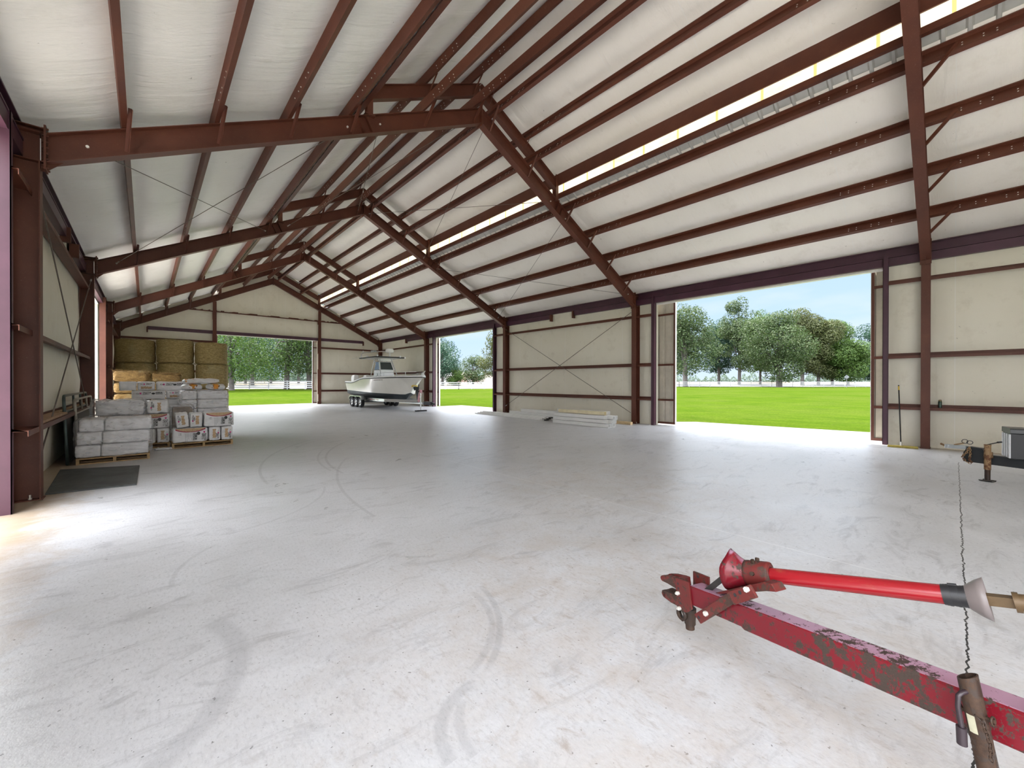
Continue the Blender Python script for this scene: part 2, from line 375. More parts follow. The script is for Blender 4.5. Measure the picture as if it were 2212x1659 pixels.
def side_rects(doors, ystart):
    out = []; y = ystart
    for a, b in doors:
        out.append((y, a, 0, EAVE)); out.append((a, b, HDR, EAVE)); y = b
    out.append((y, YE, 0, EAVE)); return [q for q in out if q[1]-q[0] > .02]
o = wall_mesh(side_rects(DOORS_R, YB), lambda a, z, d: (WR-d, a, z), -1).build('wall_right', M_WALL); struct(o, 'beige insulated liner wall along the right side', 'wall')
o = wall_mesh(side_rects(DOORS_L, 1.0), lambda a, z, d: (WL+d, a, z), 1).build('wall_left', M_WALL); struct(o, 'white insulated liner wall along the left side', 'wall')
gab = lambda x: (up_lin(abs(x-XM)) if abs(x-XM) < MON else low_lin(abs(x-XM)))-.02
o = wall_mesh([(WL, EDX[0], 0, gab), (EDX[0], EDX[1], 4.70, gab), (EDX[1], XM+MON, 0, gab), (XM+MON, WR, 0, gab)], lambda a, z, d: (a, YE-d, z), 0, 1.83).build('wall_far', M_WALLE); struct(o, 'beige insulated gable wall at the far end', 'wall')

o = wall_mesh([(1.8, XM+MON, 0, gab), (XM+MON, WR, 0, gab)], lambda a, z, d: (a, YB+d, z), 0, 1.83).build('wall_back_blocker', M_WALLE); struct(o, 'unseen beige gable wall added behind the camera to block light', 'wall')  # unseen wall, added to cut the light entering from behind
# ---------------------------------------------------------------- ceilings (liner sags between the purlins)
def ceiling(name, sg, d0, d1, zf, nodes, mat, label):
    m = MB()
    def g(u, v):
        d = d0+(d1-d0)*u; y = YB+(YE-YB)*v
        lo = max([q for q in nodes if q <= d+1e-6], default=d0); hi = min([q for q in nodes if q > d+1e-6], default=d1)
        s_ = sin(pi*min(1,max(0,(d-lo-.10)/max(.01,hi-lo-.20))))
        k = (y/1.83) % 1.0; k = min(k,1-k)*1.83
        fr = min(abs(y-f) for f in FY+[YE]); pin = 1-.55*math.exp(-(fr/.5)**2)
        dep = .070*s_**.5*pin*(1+.4*hn(y*1.1, d*.7))+.010*hn(y*4.3,d*2)*s_-.022*math.exp(-(k/.05)**2)*s_+.016*math.exp(-(k/.014)**2)
        return (XM+sg*d, y, zf(d)-dep)
    m.grid(g, int((d1-d0)/.09), int((YE-YB)/.14))
    def h(u, v): d = d0+(d1-d0)*u; return (XM+sg*d, YB+(YE-YB)*v, zf(d)+.13)
    m.grid(h, 2, 8)
    return struct(m.build(name, mat), label, 'ceiling')
for sd, sg in SIDE.items():
    ceiling('ceiling_'+sd, sg, 3.36, 7.93, low_lin, PD[2:]+[7.85], M_CEIL_L if sg < 0 else M_CEIL_R, 'white insulated roof lining on the %s slope' % sd)
    ceiling('ceiling_'+('monitor_left' if sg < 0 else 'monitor_right'), sg, 0.0, MON+.02, up_lin, [0]+UD+[MON], M_CEIL_L if sg < 0 else M_CEIL_R, 'white insulated lining of the raised ridge roof, %s half' % sd)
    # bare ribbed roof sheet between the liner and the clerestory sill
    m = MB(); n = int((YE-YB)/.3); pts = []
    for i in range(n):
        y = YB+i*.3; pts += [(y,0),(y+.20,0),(y+.23,-.035),(y+.27,-.035)]
    pts.append((YB+n*.3,0))
    vs = []
    for d, dz in ((MON+.07, .0),(3.46, .0)):
        vs += [(XM+sg*d, y, low_lin(d)+.02+q) for y, q in pts]
    k = len(pts); m.add(vs, [(i,i+1,k+i+1,k+i) for i in range(k-1)])
    vs = [(x,y,z+.004) for x,y,z in vs]; m.add(vs, [(i,i+1,k+i+1,k+i) for i in range(k-1)])
    struct(m.build('trim_'+('1' if sg < 0 else '2'), M_SHEET), 'bare grey ribbed roof sheet below the %s clerestory' % sd, 'roof sheet')
    # clerestory daylight strip
    x = XM+sg*(MON+.03)
    m = MB(); m.bx(x+sg*.02, x+sg*.026, YB, YE, 7.54, 7.81)
    w = m.build('window_'+('1' if sg < 0 else '2'), M_PANEL); struct(w, 'long yellow translucent daylight strip high on the %s side' % sd, 'daylight strip')
# ---------------------------------------------------------------- steel profiles
def zprof(h, w, t_=.008, flip=1):
    f = flip
    pr = [(0,0),(f*w,0),(f*w,.025),(f*(w-t_),.025),(f*(w-t_),t_),(f*t_,t_),(f*t_,h),(-f*w,h),(-f*w,h-.025),(-f*(w-t_),h-.025),(-f*(w-t_),h-t_),(0,h-t_)]
    return pr
def cprof(h, w, t_=.008, flip=1):
    f = flip
    return [(0,0),(f*w,0),(f*w,.02),(f*(w-t_),.02),(f*(w-t_),t_),(f*t_,t_),(f*t_,h-t_),(f*(w-t_),h-t_),(f*(w-t_),h-.02),(f*w,h-.02),(f*w,h),(0,h)]
def iprof(h, w, tf=.012, tw=.008):
    a = w/2; b = tw/2
    return [(-a,0),(a,0),(a,tf),(b,tf),(b,h-tf),(a,h-tf),(a,h),(-a,h),(-a,h-tf),(-b,h-tf),(-b,tf),(-a,tf)]
ORD = ['first', 'second', 'third', 'fourth', 'fifth', 'sixth']
FN = ['nearest frame, beside the broom', 'frame nearest the pallets', 'frame just past the pallets', 'frame in front of the hay bales']
FRN = ['the nearest portal frame', 'the second portal frame', 'the third portal frame', 'the fourth portal frame', 'the far gable frame']

# columns
for i, y in enumerate(FY+[31.78]):
    for sd, sg in SIDE.items():
        xi = XR if sg > 0 else XL; xo = WR-.02 if sg > 0 else WL+.02
        if i == 0 and sg < 0: continue
        r = thing('steel_column', 'red-brown steel column on the %s wall, carrying %s' % (sd, FRN[i]), 'column', (xi, y, 0), 'portal frame columns')
        m = MB(); w = (.16,.2,.2,.2,.15)[i]
        m.bx(xi, xi+sg*.012, y-w/2, y+w/2, .012, 4.62); m.bx(xo-sg*.012, xo, y-w/2, y+w/2, .012, 5.0)
        m.bx(xi+sg*.012, xo-sg*.012, y-.004, y+.004, .012, 4.99); m.bx(xi, xo, y-w/2, y+w/2, 4.985, 4.995)
        m.bx(xi, xo, y-w/2+.01, y+w/2-.01, 4.60, 4.61)
        xp = XM+sg*7.557; m.bx(xp, xi, y-.004, y+.004, 4.50, 5.06); m.bx(xp, xo, y-w/2, y+w/2, 5.05, 5.06); m.bx(xi, xo, y-.004, y+.004, 4.99, 5.05); m.bx(xp, xi, y-w/2+.01, y+w/2-.01, 4.60, 4.61)
        m.build('column_body', M_STEEL, r)
        m = MB(); m.bx(xi-sg*.02, xo, y-w/2-.01, y+w/2+.01, 0, .014); m.build('base_plate', M_STEEL, r)
        if i < 3:
            m = MB()
            for q in (-.055,.055): m.cyl((xi+sg*.10,y+q,.014),(xi+sg*.10,y+q,.075),.011,8); m.cyl((xi+sg*.10,y+q,.014),(xi+sg*.10,y+q,.032),.02,6)
            m.build('anchor_bolts', M_BOLT, r)
# rafters with flange braces
for i, y in enumerate(FY+[31.74]):
    for sd, sg in SIDE.items():
        if i == 0 and sg < 0: d1 = 7.5
        r = thing('steel_rafter', 'red-brown sloping steel rafter of %s, %s half' % (FRN[i], sd), 'rafter', (XM+sg*3.7, y, rbot(3.7)), 'portal frame rafters')
        m = MB(); w = .19; d0, d1 = .012, 7.53
        P0 = Vector((XM+sg*d0, y, rbot(d0))); P1 = Vector((XM+sg*d1, y, rbot(d1)))
        h = (rtop(0)-rbot(0))/NRM
        m.shear(iprof(rtop(0)-rbot(0), w, .014), P0, P1, (0,1,0))
        # stiffener under the monitor post
        q = Vector((XM+sg*3.02, y, rbot(3.02)+.01)); nn = Vector((sg*SL/NRM,0,1/NRM))
        for s_ in (-.09,.09):
            q2 = q+Vector((sg*s_,0,-s_*SL)); m.bar(q2, q2+nn*(h-.02), .008, w-.02, (0,1,0))
        m.build('rafter_body', M_STEEL, r)
        m = MB()                                                     # bolted end plates at ridge and knee
        m.bx(XM, XM+sg*.014, y-.1, y+.1, rbot(0)-.07, rtop(0)+.07); m.build('ridge_plate', M_STEEL, r)
        m = MB(); xk = XM+sg*7.535
        m.bx(xk, xk+sg*.022, y-.1, y+.1, rbot(7.53)-.10, rtop(7.53)+.10)
        for yy in (-.06,.06):
            for zz in (-.07,.05,.13,.21,.29,.37,.46): m.cyl((xk-sg*.02,y+yy,rbot(7.53)+zz),(xk+sg*.045,y+yy,rbot(7.53)+zz),.014,6)
        m.poly([(xk,y-.005,rbot(7.53)-.09),(xk-sg*.16,y-.005,rbot(7.37)),(xk,y-.005,rbot(7.53))], .01, (0,1,0))
        m.build('knee_plate', M_STEEL, r)
        for d in (PD if i < 4 else PD[3:]):
            m = MB(); a = Vector((XM+sg*d, y-.085, rbot(d)+.03)); b = Vector((XM+sg*(d-.05), y-.50, rtop(d-.05)+.07))
            m.ext([(-.025,-.003),(.025,-.003),(.025,.003),(-.019,.003),(-.019,.04),(-.025,.04)], a, b, (sg*.2,-.7,.7))
            m.build('flange_brace', M_STEEL, r)
        if i in (1,2):
            for d in (7.15,3.45,2.75):
                m = MB(); zz = rbot(d)+.2; m.cyl((XM+sg*d,y-.03,zz),(XM+sg*d,y+.03,zz),.02,8); m.build('rod_anchor_bolt', M_BOLT, r)
# raised ridge beams and their posts
for i, y in enumerate(FY+[31.74]):
    for sd, sg in SIDE.items():
        r = thing('ridge_monitor_beam', 'short raised brown beam above %s, %s of the ridge' % (FRN[i], sd), 'beam', (XM+sg*1.5, y, ubot(1.5)), 'raised ridge beams')
        m = MB(); m.shear(iprof(utop(0)-ubot(0), .15, .013), (XM+sg*.012,y,ubot(.012)), (XM+sg*2.97,y,ubot(2.97)), (0,1,0)); m.build('beam_body', M_STEEL, r)
        m = MB(); x = XM+sg*2.99
        m.bx(x-.06, x+.06, y-.075, y-.065, rtop(3.0), 8.1); m.bx(x-.06, x+.06, y+.065, y+.075, rtop(3.0), 8.1); m.bx(x-.005, x+.005, y-.07, y+.07, rtop(3.0), 8.1)
        m.bx(x-.1, x+.1, y-.09, y+.09, rtop(3.0)-.01, rtop(3.0)+.03); m.build('post', M_STEEL, r)
        for d in UD:
            m = MB(); a = Vector((XM+sg*d, y-.07, ubot(d)+.03)); b = Vector((XM+sg*(d-.04), y-.42, utop(d-.04)+.06))
            m.bar(a, b, .04, .008, (0,-.7,.7)); m.build('flange_brace', M_STEEL, r)
# purlins
def bolts_on(m, sg, d, zf, h):
    nn = Vector((sg*SL/NRM,0,1/NRM)); tt = Vector((sg/NRM,0,-SL/NRM))
    for f in FY:
        for off in (-1.35,-1.2,-.92,-.78,-.55,.55,.78,.92,1.2,1.35):
            for q in (.07,.13):
                b = Vector((XM+sg*d, f+off, zf(d)))+nn*q
                m.cyl(b-tt*.012, b+tt*.012, .011, 5)
PLN = ['on the rafters beside the ridge', 'on the rafters under the raised roof', 'directly below the clerestory', 'second below the clerestory', 'next but one above the eave', 'next above the eave']
UPN = ['closest to the ridge', 'halfway between ridge and daylight strip']
nv = .012
for sd, sg in SIDE.items():
    for k, d in enumerate(PD):
        r = thing('roof_purlin', 'brown roof purlin on the %s slope, %s' % (sd, PLN[k]), 'purlin', (XM+sg*d, 12, rtop(d)), 'roof purlins')
        m = MB(); m.ext(zprof(.21,.08,.007,1 if sg>0 else -1), (XM+sg*d, YB+.12, rtop(d)+.012), (XM+sg*d, YE-.06, rtop(d)+.012), (sg*SL/NRM,0,1/NRM)); m.cur = 1; bolts_on(m, sg, d, rtop, .2); m.build('purlin_body', [M_STEEL, M_BOLT], r)
    for k, d in enumerate(UD):
        r = thing('roof_purlin', 'raised ridge roof purlin, %s half, %s' % (sd, UPN[k]), 'purlin', (XM+sg*d, 12, utop(d)), 'raised roof purlins')
        m = MB(); m.ext(zprof(.20,.075,.007,1 if sg>0 else -1), (XM+sg*d, YB+.12, utop(d)+.012), (XM+sg*d, YE-.06, utop(d)+.012), (sg*SL/NRM,0,1/NRM)); m.cur = 1; bolts_on(m, sg, d, utop, .17); m.build('purlin_body', [M_STEEL, M_BOLT], r)
    x = XM+sg*(MON+.02)
    m = MB(); m.ext(cprof(.37,.07,.008,1 if sg>0 else -1), (x,YB+.12,7.80), (x,YE-.06,7.80)); tag(m.build('clerestory_head_channel', M_STEEL), 'brown channel running above the %s daylight strip' % sd, 'channel', 'clerestory channels')
    m = MB(); m.ext(cprof(.12,.10,.008,1 if sg>0 else -1), (x,YB+.12,7.43), (x,YE-.06,7.43)); tag(m.build('clerestory_sill_channel', M_STEEL), 'thin brown channel running under the %s daylight strip' % sd, 'channel', 'clerestory channels')
    xw = WR-.02 if sg > 0 else WL+.02
    m = MB(); m.ext(cprof(.25,.10,.008,-1 if sg>0 else 1), (xw-sg*.01,YB+.12,4.85), (xw-sg*.01,YE-.06,4.85)); m.bx(xw-sg*.13, xw-sg*.10, YB+.12, YE-.06, 4.85, 4.87)
    tag(m.build('eave_strut', M_JAMB), 'long dark brown eave strut along the top of the %s wall' % sd, 'eave strut', 'eave struts')
# door headers, their end blocks
def header(p0, p1, inward, label, grp='door headers'):
    p0, p1 = Vector(p0), Vector(p1); d = (p1-p0).normalized(); inw = Vector(inward)
    m = MB(); a = p0+inw*.11; b = p1+inw*.11
    m.ext(cprof(.2,.11,.008,1 if d.cross(Vector((0,0,1))).dot(inw) < 0 else -1), a, b)
    return m, label
def block(m, p, inw, d):
    p = Vector(p); inw = Vector(inw); d = Vector(d)
    m.bar(p+inw*.09+Vector((0,0,-.12)), p+inw*.09+Vector((0,0,.195)), .16, .07, d)
HSEG = [('right',YB+.1,11.6,'over the big near right doorway'),('right',12.95,27.4,'over the middle right doorway'),('left',1.3,12.5,'over the near left doorway'),('left',13.9,27.4,'over the far left doorway')]
for sd, a, b, txt in HSEG:
    sg = SIDE[sd]; xw = WR-.03 if sg > 0 else WL+.03; inw = (-sg,0,0)
    r = thing('door_header', 'dark brown door track header %s' % txt, 'header beam', (xw,(a+b)/2,4.64), 'door headers')
    m, _ = header((xw,a,4.64),(xw,b,4.64), inw, '')
    m.build('header_body', M_JAMB, r)
    for e_ in ((b,) if a < 5 else ((a,b) if True else ())):
        m = MB(); block(m, (xw,e_,4.64), inw, (0,1,0)); m.build('end_block', M_STEEL, r)
r = thing('door_header', 'brown header beam over the far end doorway', 'header beam', (6.4,YE-.03,4.72), 'door headers')
m, _ = header((.06,YE-.05,4.70),(12.85,YE-.05,4.70),(0,-1,0),''); m.build('header_body', M_JAMB, r)
for e_ in (.06,12.85):
    m = MB(); block(m,(e_,YE-.05,4.66),(0,-1,0),(1,0,0)); m.build('end_block', M_STEEL, r)
# white head flashing of the openings
k = 1
for sd, ds in (('right',DOORS_R),('left',DOORS_L)):
    sg = SIDE[sd]
    for a, b in ds:
        xw = WR if sg > 0 else WL
        m = MB(); m.bx(xw-sg*.02, xw+sg*.14, a, b, HDR-.035, HDR); struct(m.build('trim_%d' % (k+4), M_TRIM), 'white head flashing over a %s doorway' % sd, 'flashing'); k += 1
m = MB(); m.bx(EDX[0], EDX[1], YE-.02, YE+.13, 4.665, 4.70); struct(m.build('trim_9', M_TRIM), 'white head flashing over the far doorway', 'flashing')
# wall girts
def girt(p0, p1, inw, label, dep=.19):
    p0, p1 = Vector(p0), Vector(p1); inw = Vector(inw)
    m = MB(); d = (p1-p0).normalized(); a = d.cross(Vector((0,0,1))).normalized(); f = 1 if a.dot(inw) > 0 else -1
    pr = [(0,0),(f*dep,0),(f*dep,-.07),(f*(dep-.008),-.07),(f*(dep-.008),-.008),(f*.008,-.008),(f*.008,.07),(0,.07)]
    m.ext(pr, p0+Vector((0,0,.06)), p1+Vector((0,0,.06)))
    o = m.build('wall_girt', M_STEEL); return tag(o, label, 'wall girt', 'horizontal wall girts')
HN = {1.0:'lowest', 2.3:'middle', 4.2:'upper'}
SP_R = [(-7.1,1.26,'behind the trailer'),(7.67,17.1,'behind the white posts'),(23.46,31.75,'behind the boat')]
SP_L = [(7.67,17.1,'beside the pallets'),(23.46,31.75,'beside the hay bales')]
for z in (1.0,2.3,4.2):
    for a, b, w_ in SP_R: girt((WR-.02,a,z-.06),(WR-.02,b,z-.06),(-1,0,0),'%s brown girt on the right wall %s' % (HN[z], w_))
    for a, b, w_ in SP_L: girt((WL+.02,a,z-.06),(WL+.02,b,z-.06),(1,0,0),'%s brown girt on the left wall %s' % (HN[z], w_), .27 if z < 1.5 and a < 10 else .2)
    girt((-1.1,YE-.02,z-.08),(EDX[0]-.12,YE-.02,z-.08),(0,-1,0),'%s brown girt on the far wall left of its doorway' % HN[z],.15)
    girt((EDX[1]+.18,YE-.02,z-.08),(14.1,YE-.02,z-.08),(0,-1,0),'%s brown girt on the far wall right of its doorway' % HN[z],.15)
girt((1.3,YE-.02,6.1),(11.85,YE-.02,6.1),(0,-1,0),'high brown girt across the far gable above the doorway',.15)
# gable posts and door jambs
for x, nm in ((EDX[0]-.09,'left'),(EDX[1]+.11,'right')):
    m = MB(); m.ext(iprof(.18,.2), (x, YE-.20, 0.0), (x, YE-.20, rbot(abs(x-XM))+.01), (0,1,0))
    tag(m.build('gable_post', M_STEEL), 'brown steel gable post at the %s edge of the far doorway' % nm, 'post', 'gable posts')
JN = []
for sd, sg in SIDE.items():
    for a, b in (DOORS_R if sg > 0 else DOORS_L):
        for yj, e_ in ((a,-1),(b,1)):
            if sg < 0 and yj < 2: continue
            who = ('big near' if a < 5 else 'middle' if sg > 0 else 'far') if sg > 0 else ('near' if a < 5 else 'far')
            m = MB(); xw = WR-.03 if sg > 0 else WL+.03
            y0 = yj+e_*.0; dp = .2 if sg > 0 or a > 5 else .13
            m.ext([(0,0),(dp,0),(dp,.1),(dp-.01,.1),(dp-.01,.01),(.01,.01),(.01,.1),(0,.1)], (xw-sg*dp if sg>0 else xw, y0, 0), (xw-sg*dp if sg>0 else xw, y0, 4.87), (0,e_,0)) if False else None
            xa, xb = (xw-dp, xw) if sg > 0 else (xw, xw+dp)
            m.bx(xa, xb, y0, y0+e_*.01, 0, 4.87); m.bx(xa, xa+.01, y0, y0+e_*.1, 0, 4.87); m.bx(xb-.01, xb, y0, y0+e_*.1, 0, 4.87)
            tag(m.build('door_jamb_post', M_JAMB if sg > 0 or a < 5 else M_STEEL), 'brown channel jamb at the %s edge of the %s %s doorway' % ('nearer' if e_ < 0 else 'farther', who, sd), 'jamb post', 'door jamb posts')
# tension rods
def rod(p0, p1, label, grp, r_=.008):
    p0, p1 = Vector(p0), Vector(p1)
    rt = thing('bracing_rod', label, 'bracing rod', tuple((p0+p1)/2), grp)
    m = MB(); m.cyl(p0, p1, r_, 6); m.build('rod', M_ROD, rt)
    d = (p1-p0).normalized(); m = MB(); m.cyl(p0, p0+d*.14, r_*1.9, 8); m.cyl(p1-d*.14, p1, r_*1.9, 8); m.build('turnbuckles', M_BOLT, rt)
M_ROD = plain('bracing rod steel', (.16,.13,.11), .5, .3)
for sd, sg in SIDE.items():
    for da, db, nm in ((7.15,3.45,'lower'),(2.75,.22,'upper')):
        za, zb = rbot(da)+.2, rbot(db)+.2
        rod((XM+sg*da,FY[1]+.03,za),(XM+sg*db,FY[2]-.03,zb),'thin %s roof bracing rod on the %s slope, rising away' % (nm,sd),'roof bracing rods',.007)
        rod((XM+sg*db,FY[1]+.03,zb),(XM+sg*da,FY[2]-.03,za),'thin %s roof bracing rod on the %s slope, falling away' % (nm,sd),'roof bracing rods',.007)
    xr = XR+.06 if sg > 0 else XL-.06
    rod((xr,FY[1]+.03,.35),(xr,FY[2]-.03,4.45),'diagonal rod on the %s wall brace, rising away' % sd,'wall bracing rods',.010)
    rod((xr,FY[1]+.03,4.45),(xr,FY[2]-.03,.35),'diagonal rod on the %s wall brace, falling away' % sd,'wall bracing rods',.010)
# sliding doors parked outside
def sliding(name, label, axis, a0, a1, plane, out, vis):
    """panel spans a0..a1 along axis at plane; out = +1/-1 outward"""
    def B(m, a, b, z0, z1, p0, p1):
        if axis == 'y': m.bx(plane+out*p0, plane+out*p1, a, b, z0, z1)
        else: m.bx(a, b, plane+out*p0, plane+out*p1, z0, z1)
    r = thing(name, label, 'sliding door', (plane,(a0+a1)/2,0) if axis == 'y' else ((a0+a1)/2,plane,0)); r['kind'] = 'structure'
    m = MB(); n = max(1,int((a1-a0)/.23)); st_ = (a1-a0)/n; pts = []
    for i in range(n): q = a0+i*st_; pts += [(q,0),(q+st_*.62,0),(q+st_*.72,.028),(q+st_*.9,.028)]
    pts.append((a1,0)); k = len(pts)
    f = (lambda a,p,z: (plane+out*(.05+p),a,z)) if axis == 'y' else (lambda a,p,z: (a,plane+out*(.05+p),z))
    for dd in (0,.006):
        vs = [f(a,p+dd,.06) for a,p in pts]+[f(a,p+dd,4.68) for a,p in pts]; m.add(vs, [(i,i+1,k+i+1,k+i) for i in range(k-1)])
    m.build('panel', M_SHEET_TAN, r)
    m = MB()
    for a in (a0, a1-.06): B(m, a, a+.06, .05, 4.7, .0, .05)
    for z in (.05,.92,2.25,4.15,4.62): B(m, a0+.06, a1-.06, z, z+.07, .005, .05)
    m.build('door_frame', M_STEEL, r)
    m = MB()
    for a in (a0-.012, a1+.002): B(m, a, a+.01, .05, 4.7, -.002, .09)
    m.build('edge_trim', M_TRIM, r)
sliding('door_1','tan ribbed sliding door leaf parked past the far edge of the big right doorway','y',7.0,10.4,WR+.14,1,1)
sliding('door_2','tan ribbed sliding door leaf at the near edge of the big right doorway','y',-1.9,1.53,WR+.14,1,1)
sliding('door_3','sliding door leaf edge beside the boat at the middle right doorway','y',23.3,26.5,WR+.14,1,1)
sliding('door_4','sliding door leaf parked outside the near edge of the middle right doorway','y',13.9,17.22,WR+.14,1,1)
sliding('door_5','sliding door leaf edge at the right of the far doorway','x',9.16,12.3,YE+.14,1,1)
sliding('door_6','sliding door leaf edge at the left of the far doorway','x',.3,3.42,YE+.14,1,1)
sliding('door_7','sliding door leaf at the nearer edge of the far left doorway','y',13.6,16.9,WL-.14,-1,1)
sliding('door_8','sliding door leaf parked past the far left doorway','y',21.9,25.2,WL-.14,-1,1)
sliding('door_9_blocker','unseen half closed door leaf added to block light, near left doorway','y',.9,6.1,WL-.14,-1,1)  # unseen leaf, added to keep light off the near left floor
# ---------------------------------------------------------------- left side: pallets, bags, hay, gates, mat
t = NT('white poly bag'); p = t.pos(); f = t.noise(t.pos((1,1,1.6)), 5, 3, .5, .8); f2 = t.noise(p, 22, 2)
c = t.ramp(f,(.3,(.70,.70,.71)),(.65,(.84,.84,.85)))
M_BAG = t.done(c, .32, 0, t.bump(f2,.12,.005,t.bump(f,.4,.02)), .5)
t = NT('stretch film'); f = t.noise(t.pos((1.2,1.2,3)), 4, 4, .55, 1.2); f2 = t.noise(t.pos((1.6,1.6,1)), 5, 3, .5, 1)
tr = t.n('ShaderNodeBsdfTransparent'); tr.inputs[0].default_value = (.97,.97,.98,1)
ms = t.n('ShaderNodeMixShader'); t.l(t.ramp(f,(.4,.10),(.75,.40)), ms.inputs[0]); t.l(tr.outputs[0], ms.inputs[1]); t.l(t.bs.outputs[0], ms.inputs[2]); t.l(ms.outputs[0], t.out.inputs[0])
M_FILM = t.done((.86,.86,.87), .18, 0, t.bump(f2,.4,.03), .6)
M_WOOD = plain('pallet pine', (.40,.27,.13), .75, 0, .28, 14, .2)
M_WOOD2 = plain('weathered board', (.36,.22,.13), .7, 0, .25, 9, .2)
M_INKK = plain('black print', (.035,.033,.035), .5, 0, .05)
M_INKR = plain('dark red print', (.33,.012,.05), .45, 0, .08)
M_INKM = plain('magenta print', (.62,.02,.22), .45, 0, .08)
t = NT('shavings print'); f = t.noise(t.pos(), 60, 5, .7); M_INKT = t.done(t.ramp(f,(.35,(.36,.22,.11)),(.65,(.66,.48,.29))), .5)
M_INKO = plain('orange print', (.75,.30,.03), .4, 0, .15, 20)
M_INKB = plain('brown print', (.17,.07,.02), .4, 0, .2, 20)
_dg = None
def text(s, size, M, mat, parent, name='lettering', ext=.0012, wide=1.0, bold=0.0):
    cu = bpy.data.curves.new('lettering', 'FONT'); cu.body = s; cu.size = size; cu.extrude = ext; cu.align_x = 'LEFT'; cu.offset = bold; cu.resolution_u = 2
    ob = bpy.data.objects.new('lettering', cu); COL.objects.link(ob)
    dg = bpy.context.evaluated_depsgraph_get(); dg.update()
    me = bpy.data.meshes.new_from_object(ob.evaluated_get(dg)); bpy.data.objects.remove(ob)
    S = Matrix.Diagonal((wide,1,1,1)); me.transform(M @ S)
    me.materials.clear(); me.materials.append(mat); o = bpy.data.objects.new(name, me); COL.objects.link(o)
    if parent: attach(o, parent)
    return o
def rbox(m, sx, sy, sz, pn=6.5, n=12, wr=.006, seed=0, M=None, freq=9):
    """rounded, slightly creased pillow box centred on the origin (half sizes)"""
    rnd = random.Random(seed); ph = [rnd.uniform(0,6.28) for _ in range(6)]
    start = len(m.v)
    for ax in range(3):
        for sg in (-1,1):
            def g(u, v):
                a, b = sin((u-.5)*pi*.98)*1.0, sin((v-.5)*pi*.98)*1.0
                q = [0,0,0]; q[ax] = sg; q[(ax+1)%3] = a; q[(ax+2)%3] = b
                L = (abs(q[0])**pn+abs(q[1])**pn+abs(q[2])**pn)**(1/pn)
                q = [k/L for k in q]
                d = wr*(sin(q[0]*freq+ph[0]+2*q[1])*.5+sin(q[1]*freq*1.3+ph[1]+q[2]*3)*.5+sin(q[2]*freq*1.1+ph[2]+q[0]*4)*.5+sin((q[0]+q[2])*freq*2.3+ph[3])*.3)
                return (q[0]*(sx+d), q[1]*(sy+d), q[2]*(sz+d))
            m.grid(g, n, n)
    if M is not None: m.xf(M, start)
# --- pallets
def pallet(name_label, x0, x1, y0, y1, rz=0):
    r = thing('pallet', name_label, 'pallet', ((x0+x1)/2,(y0+y1)/2,0), 'wooden pallets')
    m = MB(); n = 7
    for i in range(n):
        yy = y0+(y1-y0-.1)*i/(n-1); m.bx(x0, x1, yy, yy+.1, .098, .118)
    m.build('deck', M_WOOD, r)
    for x in (x0, (x0+x1)/2-.02, x1-.045):
        m = MB(); m.bx(x, x+.045, y0, y1, .02, .098); m.build('stringer', M_WOOD, r)
    m = MB()
    for yy in (y0,(y0+y1)/2-.05,y1-.1): m.bx(x0, x1, yy, yy+.1, 0, .02)
    m.build('bottom_boards', M_WOOD, r)
    return r
